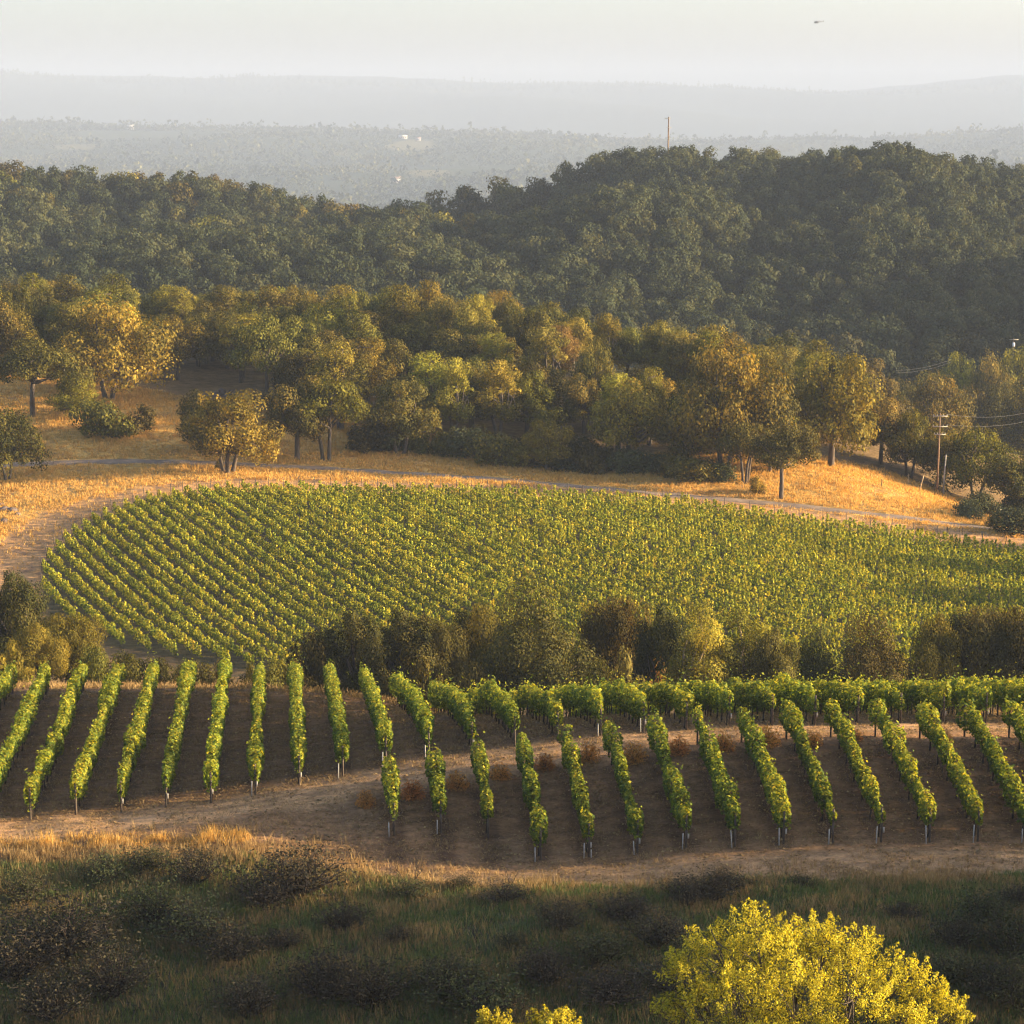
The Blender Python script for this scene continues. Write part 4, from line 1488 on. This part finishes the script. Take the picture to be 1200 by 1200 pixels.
for x, y, s, v in shr_s:
    p, t = hit(x, min(y, 1199))
    if y > 1199:
        pass
    w = words_[v]
    band = 'upper edge' if y < 1065 else ('middle' if y < 1130 else 'bottom')
    cnt[(w, band)] = cnt.get((w, band), 0)+1
    t_ = thing('scrub_bush', '%s bush at the scrub %s, %s such from the left' % (w, band, ordinal(cnt[(w, band)])), 'shrub', p-np.array([0, 0, .05]), 'bushes of the dark foreground scrub', r.uniform(0, 6), (s*r.uniform(.85, 1.1), s*r.uniform(.85, 1.1), s*r.uniform(.5, .75)))
    l, st = SB[v]
    link('shrub_leaves', l, t_)
    link('shrub_stems', st, t_)
for i, (x, y, s, lab) in enumerate(((478, 1040, .95, 'bare dead shrub with forked twigs beside the green clump at the scrub edge'), (592, 1046, .8, 'thin leafless shrub at the scrub edge below the first staked vine rows'), (560, 1105, .6, 'small upright dead sapling in the green scrub grass'),
                                   (405, 1060, .85, 'leafless twiggy shrub at the right end of the dark bush'), (735, 1100, .8, 'crooked dead branch standing left of the yellow tree'), (1165, 1075, .7, 'bare branchy shrub near the right edge of the scrub'),
                                   (650, 1075, .6, 'short dead twigs in the grass below the long straw tuft'), (440, 1110, .5, 'fallen dead branch lying in the middle of the scrub'), (110, 1030, .8, 'leafless shrub on the left below the golden fringe'))):
    p, t = hit(x, y)
    o = link('dead_shrub', DB[i % 4], None, p)
    o.scale = (s, s, s)
    o.rotation_euler = (1.2 if 'fallen' in lab else 0, 0, r.uniform(0, 6))
    tag(o, lab, 'dead shrub', 'leafless shrubs of the scrub')

# ------------------------------------------------------------------ yellow tree
def yellow_tree(seed, X, Y, lobes, n, size, label):
    """lobes: (pixel x, pixel top y, depth offset, radius in m)"""
    q = np.random.default_rng(seed)
    g = H(X, Y)
    o = np.array([X, Y, g-.2])
    C, R = [], []
    for x, y, dy, rd in lobes:
        rr = ray(x, y)
        t = (Y+dy)/rr[1]
        p = unproj(x, y, t)
        C.append(np.array([p[0], p[1], p[2]-rd*.95])-o)
        R.append(rd)
    C, R = np.array(C), np.array(R)
    t_ = thing('yellow_tree', label, 'tree', o, 'bright yellow trees at the bottom of the picture')
    m = MB()
    top = C[:, 2].max()
    cen = C.mean(axis=0)
    fork = np.array([cen[0]*.4, cen[1]*.4, top*.3])
    m.tube(bez(np.array([0, 0, -.4]), np.array([.1, .1, top*.15]), fork, 6), np.linspace(.30, .22, 6), 8)
    tw = []
    for c, rd in zip(C, R):
        b = bez(fork, fork*.4+c*.6+np.array([0, 0, -.3]), c+np.array([0, 0, rd*.3]), 8)
        m.tube(b, np.linspace(.13, .02, 8), 6)
        for k in range(9):
            e = c + rand_unit(1, q)[0]*rd*.95*np.array([1, 1, 1])
            e[2] = max(e[2], c[2]-rd*.5)
            tw.append(bez(b[q.integers(4, 8)], (c+e)/2+np.array([0, 0, .1]), e, 5))
            m.tube(tw[-1], np.linspace(.03, .007, 5), 5)
    link('trunk', m.mesh('trunk', BARK), t_)
    # plumes: leafy upright sprays over the surface of every lobe
    PC, PR, PD = [], [], []
    for c, rd in zip(C, R):
        for k in range(int(20*rd)+6):
            e = rand_unit(1, q)[0]
            if e[2] < -.35:
                e[2] *= -1
            L_ = q.uniform(.22, .46)*(.7+.3*rd)
            PC.append(c + e*np.array([1, 1, .95])*rd*q.uniform(.62, .98))
            PD.append(e*.9 + np.array([0, 0, .6]))
            PR.append((L_*.62, L_))
    PC, PR, PD = np.array(PC), np.array(PR), np.array(PD)
    PD /= np.linalg.norm(PD, axis=1, keepdims=True)
    w = PR[:, 0]**1.2
    cn = np.maximum(3, (n*w/w.sum()).astype(int))
    ci = np.repeat(np.arange(len(PC)), cn)
    N_ = len(ci)
    d = rand_unit(N_, q)
    al = q.uniform(-1, 1, N_)
    wid = np.sqrt(np.clip(1-al**2, 0, 1))*(1-.35*al)
    P = PC[ci] + PD[ci]*(al*PR[ci, 1])[:, None] + d*(wid*PR[ci, 0]*q.uniform(.45, 1.05, N_))[:, None]
    nr = rand_unit(N_, q) + d*.35
    nr /= np.linalg.norm(nr, axis=1, keepdims=True)
    V, Fq = leaves(P, nr, q.uniform(.7, 1.3, N_)*size, q, .85)
    tint = np.clip(q.normal(.52, .28, N_) + q.normal(0, .18, len(PC))[ci], 0, 1)
    link('crown', make_mesh('crown', V, Fq, YELLOW, tint=tint), t_)
    return t_


yellow_tree(700, 11.0, 84, [(885, 1066, 0, 1.5), (930, 1078, .5, 1.35), (840, 1080, -.3, 1.2), (800, 1112, -.5, 1.0), (965, 1074, 1, 1.1), (1010, 1088, .3, 1.35), (1045, 1120, 0, 1.1), (1080, 1134, .2, 1.0), (1108, 1160, 0, .75), (1122, 1178, .2, .5),
                            (862, 1125, -1.6, 1.6), (930, 1130, -1.8, 1.7), (1000, 1140, -1.6, 1.6), (810, 1150, -1.2, 1.2), (1060, 1168, -1.0, 1.2), (782, 1165, -.6, .7), (900, 1180, -2.3, 1.8), (980, 1190, -2.2, 1.8), (840, 1195, -1.8, 1.5), (1090, 1195, -.6, .9),
                            (930, 1100, 2.0, 1.8), (870, 1105, 1.8, 1.5), (1000, 1115, 1.8, 1.5)], 62000, .078, 'large bright yellow tree filling the bottom right of the picture')
yellow_tree(701, 1.2, 80, [(650, 1184, 0, .8), (628, 1192, .2, .7), (668, 1196, -.2, .7), (650, 1206, -.6, .9), (700, 1204, .3, .7)], 7500, .078, 'top of a smaller yellow tree cut by the bottom edge, left of the large one')
yellow_tree(702, -.6, 79, [(578, 1184, 0, .45), (566, 1192, .2, .5), (590, 1198, -.2, .6), (575, 1206, -.6, .8)], 4500, .078, 'leftmost small yellow treetop peeking over the bottom edge')

# ------------------------------------------------------------------ poles, wires, sign, stones, helicopter
def sag(a, b, s, n=14):
    t = np.linspace(0, 1, n)[:, None]
    p = a*(1-t)+b*t
    p[:, 2] -= (4*t*(1-t)*s)[:, 0]
    return p


pb, pt = hit(1098, 580)
hp = 97/F*pt
pole = thing('utility_pole', 'tall wooden utility pole with three crossarms at the right slope crest', 'utility pole', pb)
m = MB()
m.tube([(0, 0, -.5), (.05, 0, hp*.5), (.1, 0, hp)], [.13, .115, .095], 8)
link('pole', m.mesh('pole', POLEM), pole)
arm_tips = []
for zz, ww in ((hp-.45, 2.0), (hp-1.9, 2.1), (hp-3.0, 1.6)):
    m = MB()
    m.box((.1, -.14, zz), (ww, .1, .13))
    arm = link('crossarm', m.mesh('crossarm', GREYPOST), pole)
    for s in (-1, -.45, .45, 1):
        m = MB()
        m.tube([(.1+s*ww*.46, -.14, zz+.067), (.1+s*ww*.46, -.14, zz+.16), (.1+s*ww*.46, -.14, zz+.26)], [.05, .06, .035], 6)
        link('insulator', m.mesh('insulator', INSUL), arm)
    arm_tips.append([pb + np.array([.1+s*ww*.46, -.14, zz+.26]) for s in (-1, 1)])
b2, t2 = hit(1105, 580)
m = MB()
m.tube([(0, 0, -.4), (.1, 0, 2.8), (.25, 0, 5.7)], [.12, .11, .09], 8)
tag(link('stub_pole', m.mesh('stub_pole', GREYPOST), None, b2), 'short pale grey pole right of the tall utility pole', 'pole')
b2, t2 = hit(1093, 578)
m = MB()
m.tube([(0, 0, -.3), (.35, 0, 1.0), (.75, 0, 2.3)], [.07, .065, .06], 6)
tag(link('brace_post', m.mesh('brace_post', POSTM), None, b2), 'slanting brace post at the left foot of the utility pole', 'post')
b2, t2 = hit(1077, 576)
m = MB()
m.tube([(0, 0, -.3), (.28, 0, 1.1), (.56, 0, 2.2)], [.09, .09, .085], 8)
tag(link('leaning_post', m.mesh('leaning_post', PALEBARK), None, b2), 'short leaning pale post left of the utility pole', 'post')
for x, y, h, lab in ((1064, 571, 1.9, 'thin upright grey post left of the leaning pale post'), (1058, 601, .9, 'thin dark post alone on the shaded right slope'), (1128, 627, 1.0, 'low dark post beside the road at the right'), (1110, 625, .8, 'lower dark post left of another along the road at right'), (1033, 571, 1.2, 'thin post at the crest left of the utility pole')):
    b2, t2 = hit(x, y)
    m = MB()
    m.tube([(0, 0, -.2), (0, 0, h*.5), (.02, 0, h)], [.05, .05, .045], 6)
    tag(link('fence_post', m.mesh('fence_post', POSTM), None, b2), lab, 'post', 'single posts on the right slope')

# ridge pole and valley pole
cx_, cy_ = unproj(783, 170, 903)[:2]
zt = unproj(783, 137, 903)[2]
zg_ = H(cx_, cy_)
rp_ = thing('utility_pole', 'lone thin pole rising above the skyline of the wooded ridge', 'utility pole', (cx_, cy_, zg_))
m = MB()
m.tube([(0, 0, -.5), (0, 0, (zt-zg_)*.5), (.1, 0, zt-zg_)], [.28, .26, .22], 8)
link('pole', m.mesh('pole', POLEM), rp_)
for dz, w_ in ((-.5, 2.2), (-4.0, 1.8), (-8.0, 1.0)):
    m = MB()
    m.box((-.3 if dz > -1 else .2, -.28, zt-zg_+dz), (w_, .16, .2))
    link('crossarm', m.mesh('crossarm', GREYPOST), rp_)
vx, vy = unproj(1187, 420, 560)[:2]
zt2 = unproj(1187, 396, 560)[2]
zg2 = H(vx, vy)
vp = thing('utility_pole', 'white-topped pole poking out of the valley oaks at the right edge', 'utility pole', (vx, vy, zg2))
m = MB()
m.tube([(0, 0, -.5), (0, 0, (zt2-zg2)*.5), (0, 0, zt2-zg2)], [.17, .14, .11], 8)
link('pole', m.mesh('pole', POSTM), vp)
m = MB()
m.box((0, -.2, zt2-zg2-.3), (2.2, .14, .16))
link('crossarm', m.mesh('crossarm', GREYPOST), vp)
m = MB()
m.tube([(.0, -.3, zt2-zg2-1.9), (.0, -.3, zt2-zg2-1.5), (0, -.3, zt2-zg2-1.0)], [.28, .3, .26], 8)
link('transformer', m.mesh('transformer', WHITE), vp)
far_a = unproj(1052, 435, 470)
vt = np.array([vx, vy, zt2])
for i, (a, b, s, lab) in enumerate(((arm_tips[0][1], np.array([95., 430., 3.5]), .8, 'wire dropping right from the top crossarm into the valley'), (arm_tips[1][1], np.array([96., 431., 2.0]), .8, 'wire dropping right from the middle crossarm into the valley'),
                                   (unproj(1050, 434, 480), unproj(1115, 421, 540), .6, 'upper wire slanting over the dark valley trees'), (unproj(1050, 437, 480), unproj(1115, 424, 540), .6, 'lower wire slanting over the dark valley trees'))):
    m = MB()
    m.tube(sag(np.asarray(a), np.asarray(b), s), .016, 4)
    tag(link('power_line', m.mesh('power_line', WIREM)), lab, 'wire', 'power lines')

sb, st_ = hit(1170, 604)
sg = thing('sign_board', 'small white sign with a dark mark at the right end of the road', 'sign', sb, None, -.1)
m = MB()
m.box((0, 0, .78), (.78, .05, .56))
pn = link('panel', m.mesh('panel', WHITE), sg)
m = MB()
m.box((-.02, -.035, .80), (.34, .012, .1))
m.box((.02, -.035, .70), (.22, .012, .06))
link('mark', m.mesh('mark', DARK), pn)
for s in (-1, 1):
    m = MB()
    m.box((s*.3, .05, .45), (.06, .05, 1.1))
    link('post', m.mesh('post', POSTM), sg)
sb2, _ = hit(1158.5, 602)
gt = thing('mailbox', 'dark mailbox on a post left of the white sign', 'mailbox', sb2, None, -.2)
m = MB()
m.box((0, 0, .42), (.1, .1, 1.0))
link('post', m.mesh('post', POSTM), gt)
m = MB()
th_ = np.linspace(0, PI, 7)
prof = np.c_[np.cos(th_)*.2, .15+np.sin(th_)*.2]
prof = np.vstack([prof, [[-.2, 0], [.2, 0]]])
nP = len(prof)
V = np.vstack([np.c_[prof[:, 0], np.full(nP, -.3), prof[:, 1]+.92], np.c_[prof[:, 0], np.full(nP, .3), prof[:, 1]+.92]])
Fq = [(i, (i+1) % nP, (i+1) % nP+nP, i+nP) for i in range(nP)] + [(0, 1, 2, 3), (0, 3, 4, 5), (0, 5, 6, 7), (0, 7, 8, 8)] + [(nP, nP+3, nP+2, nP+1), (nP, nP+5, nP+4, nP+3), (nP, nP+7, nP+6, nP+5), (nP, nP+8, nP+8, nP+7)]
m.add(V, Fq)
link('box', m.mesh('box', DARK), gt)
m = MB()
m.box((-.62, -.02, .8), (.8, .04, .34))
sg2 = link('rail_board', m.mesh('rail_board', GREYPOST), sg)


def rock_mesh(seed):
    q = np.random.default_rng(seed)
    nu, nv_ = 12, 8
    u, v = np.meshgrid(np.arange(nu)*2*PI/nu, np.linspace(-PI/2, PI/2, nv_))
    P = np.c_[(np.cos(u)*np.cos(v)).ravel(), (np.sin(u)*np.cos(v)).ravel(), np.sin(v).ravel()*.75]
    for k in range(7):
        d = rand_unit(1, q)[0]
        c = q.uniform(.55, .85)
        s = P @ d
        P -= np.outer(np.clip(s-c, 0, None), d)*.85
    P += q.normal(size=P.shape)*.025
    I = np.arange(nu*nv_).reshape(nv_, nu)
    J = np.roll(I, -1, axis=1)
    return P, np.stack([I[:-1], J[:-1], J[1:], I[1:]], axis=-1).reshape(-1, 4)


r = np.random.default_rng(140)
RKM = [make_mesh('boulder', *rock_mesh(i), ROCK) for i in range(4)]
for i, (x, y, s, lab) in enumerate(((4, 598, .8, 'dark boulder at the left edge in the dry grass'), (14, 599, .7, 'right-hand dark boulder of the upper boulder pair'), (20, 603, .45, 'small dark boulder right of the upper pair'), (5, 611, .6, 'lower dark boulder at the left edge'), (1, 592, .5, 'highest dark boulder at the left edge'), (893, 578, .45, 'dark stone left of the bare-trunked oak'))):
    p, t = hit(x, y)
    o = link('boulder', RKM[i % 4], None, p)
    o.scale = (s*1.2, s, s*.9)
    o.rotation_euler = (0, 0, r.uniform(0, 6))
    tag(o, lab, 'boulder', 'boulders in the dry grass')
p, t = hit(262, 468)
m = MB()
for k in range(220):
    a = r.normal(size=3)*np.array([2.0, .9, .4])
    a[2] = abs(a[2])*max(.15, 1-abs(a[0])/6)+.1
    if k < 110:
        V, Fq = rock_mesh(k)
        m.add(V*r.uniform(.25, .6)+a, Fq)
    else:
        d = rand_unit(1, r)[0]*np.array([1, 1, .4])*r.uniform(.5, 1.3)
        m.tube([a-d, a, a+d], [.07, .06, .04], 5)
tag(link('brush_pile', m.mesh('brush_pile', [ROCK]), None, p), 'dark pile of stones and cut wood in the grove clearing', 'debris pile')

# helicopter
hp_ = unproj(957, 26, 2700)
he = thing('helicopter', 'tiny dark helicopter in the pale sky', 'helicopter', hp_, None, 0.12)
m = MB()
xs = np.array([-3.0, -2.6, -1.6, -.2, 1.2, 2.2, 3.0])
rs = np.array([.15, .75, 1.15, 1.25, 1.1, .7, .35])
m.tube(np.c_[xs, 0*xs, np.array([-.25, -.2, 0, .05, .15, .3, .4])], rs, 10)
link('fuselage', m.mesh('fuselage', HELI, True), he)
m = MB()
m.tube([(2.4, 0, .35), (5, 0, .5), (7.6, 0, .7)], [.42, .3, .2], 8)
m.box((7.7, 0, 1.2), (.7, .1, 1.5))
link('tail_boom', m.mesh('tail_boom', HELI), he)
m = MB()
m.tube([(0, 0, 1.1), (0, 0, 1.4), (0, 0, 1.75)], [.22, .16, .14], 6)
link('mast', m.mesh('mast', HELI), he)
for k in range(4):
    m = MB()
    a = .5+k*PI/2
    m.box((math.cos(a)*2.9, math.sin(a)*2.9, 1.72), (5.6, .34, .06), a)
    link('rotor_blade', m.mesh('rotor_blade', HELI), he)
for s in (-1, 1):
    m = MB()
    m.tube([(-2.2, s*1.1, -1.75), (0, s*1.1, -1.8), (2, s*1.1, -1.75)], .09, 6)
    for q in (-1.1, .9):
        m.tube([(q, s*.5, -.9), (q, s*.85, -1.35), (q, s*1.1, -1.78)], .07, 6)
    link('skid', m.mesh('skid', HELI), he)

# ------------------------------------------------------------------ air
SUN_AZ, SUN_EL = math.radians(89), math.radians(11)        # azimuth clockwise from the view direction (+Y)
HZ_TOP = 320.0
HAZE = 1.3e-4
m = MB()
x0, x1, y0_, y1_ = -24500, 24500, -200, 26400
m.box(((x0+x1)/2, (y0_+y1_)/2, (HZ_TOP+ZMIN-2)/2), (x1-x0, y1_-y0_, HZ_TOP-ZMIN+2))
hm, nt, N, L = nodes_of('haze')
pv = N.new('ShaderNodeVolumePrincipled')
pv.inputs['Color'].default_value = (.35, .423, .575, 1)
pv.inputs['Density'].default_value = HAZE
pv.inputs['Anisotropy'].default_value = .0
out = N.new('ShaderNodeOutputMaterial')
L.new(pv.outputs[0], out.inputs['Volume'])
hz = tag(link('haze', m.mesh('haze', hm)), 'pale evening haze filling the whole valley', 'haze', kind='stuff')

w = bpy.data.worlds.new('World')
SC.world = w
w.use_nodes = True
nt = w.node_tree
sky = nt.nodes.new('ShaderNodeTexSky')
sky.sky_type = 'NISHITA'
sky.sun_disc = False
sky.sun_elevation = SUN_EL
sky.sun_rotation = SUN_AZ
sky.air_density = .6
sky.dust_density = 2.4
sky.ozone_density = .4
bg = nt.nodes['Background']
bg.inputs[1].default_value = .104
nt.links.new(sky.outputs[0], bg.inputs[0])

sl = bpy.data.lights.new('sun', 'SUN')
sl.energy = 5.0
sl.angle = math.radians(.6)
sl.color = (1.0, .76, .44)
so = bpy.data.objects.new('sun', sl)
COL.objects.link(so)
so.location = (60, 20, 120)
sd = Vector((math.sin(SUN_AZ)*math.cos(SUN_EL), math.cos(SUN_AZ)*math.cos(SUN_EL), math.sin(SUN_EL)))
so.rotation_euler = sd.to_track_quat('Z', 'Y').to_euler()

# ------------------------------------------------------------------ render
SC.render.engine = 'CYCLES'
cy = SC.cycles
cy.max_bounces = 6
cy.diffuse_bounces = 3
cy.glossy_bounces = 1
cy.transmission_bounces = 3
cy.volume_bounces = 1
cy.transparent_max_bounces = 4
cy.caustics_reflective = False
cy.caustics_refractive = False
cy.use_denoising = True
cy.denoising_prefilter = 'FAST'
SC.cycles.filter_width = 1.2
cy.use_adaptive_sampling = True
cy.adaptive_threshold = .02
SC.view_settings.view_transform = 'Standard'
SC.view_settings.look = 'None'
SC.view_settings.exposure = 2.17
SC.view_settings.gamma = 1
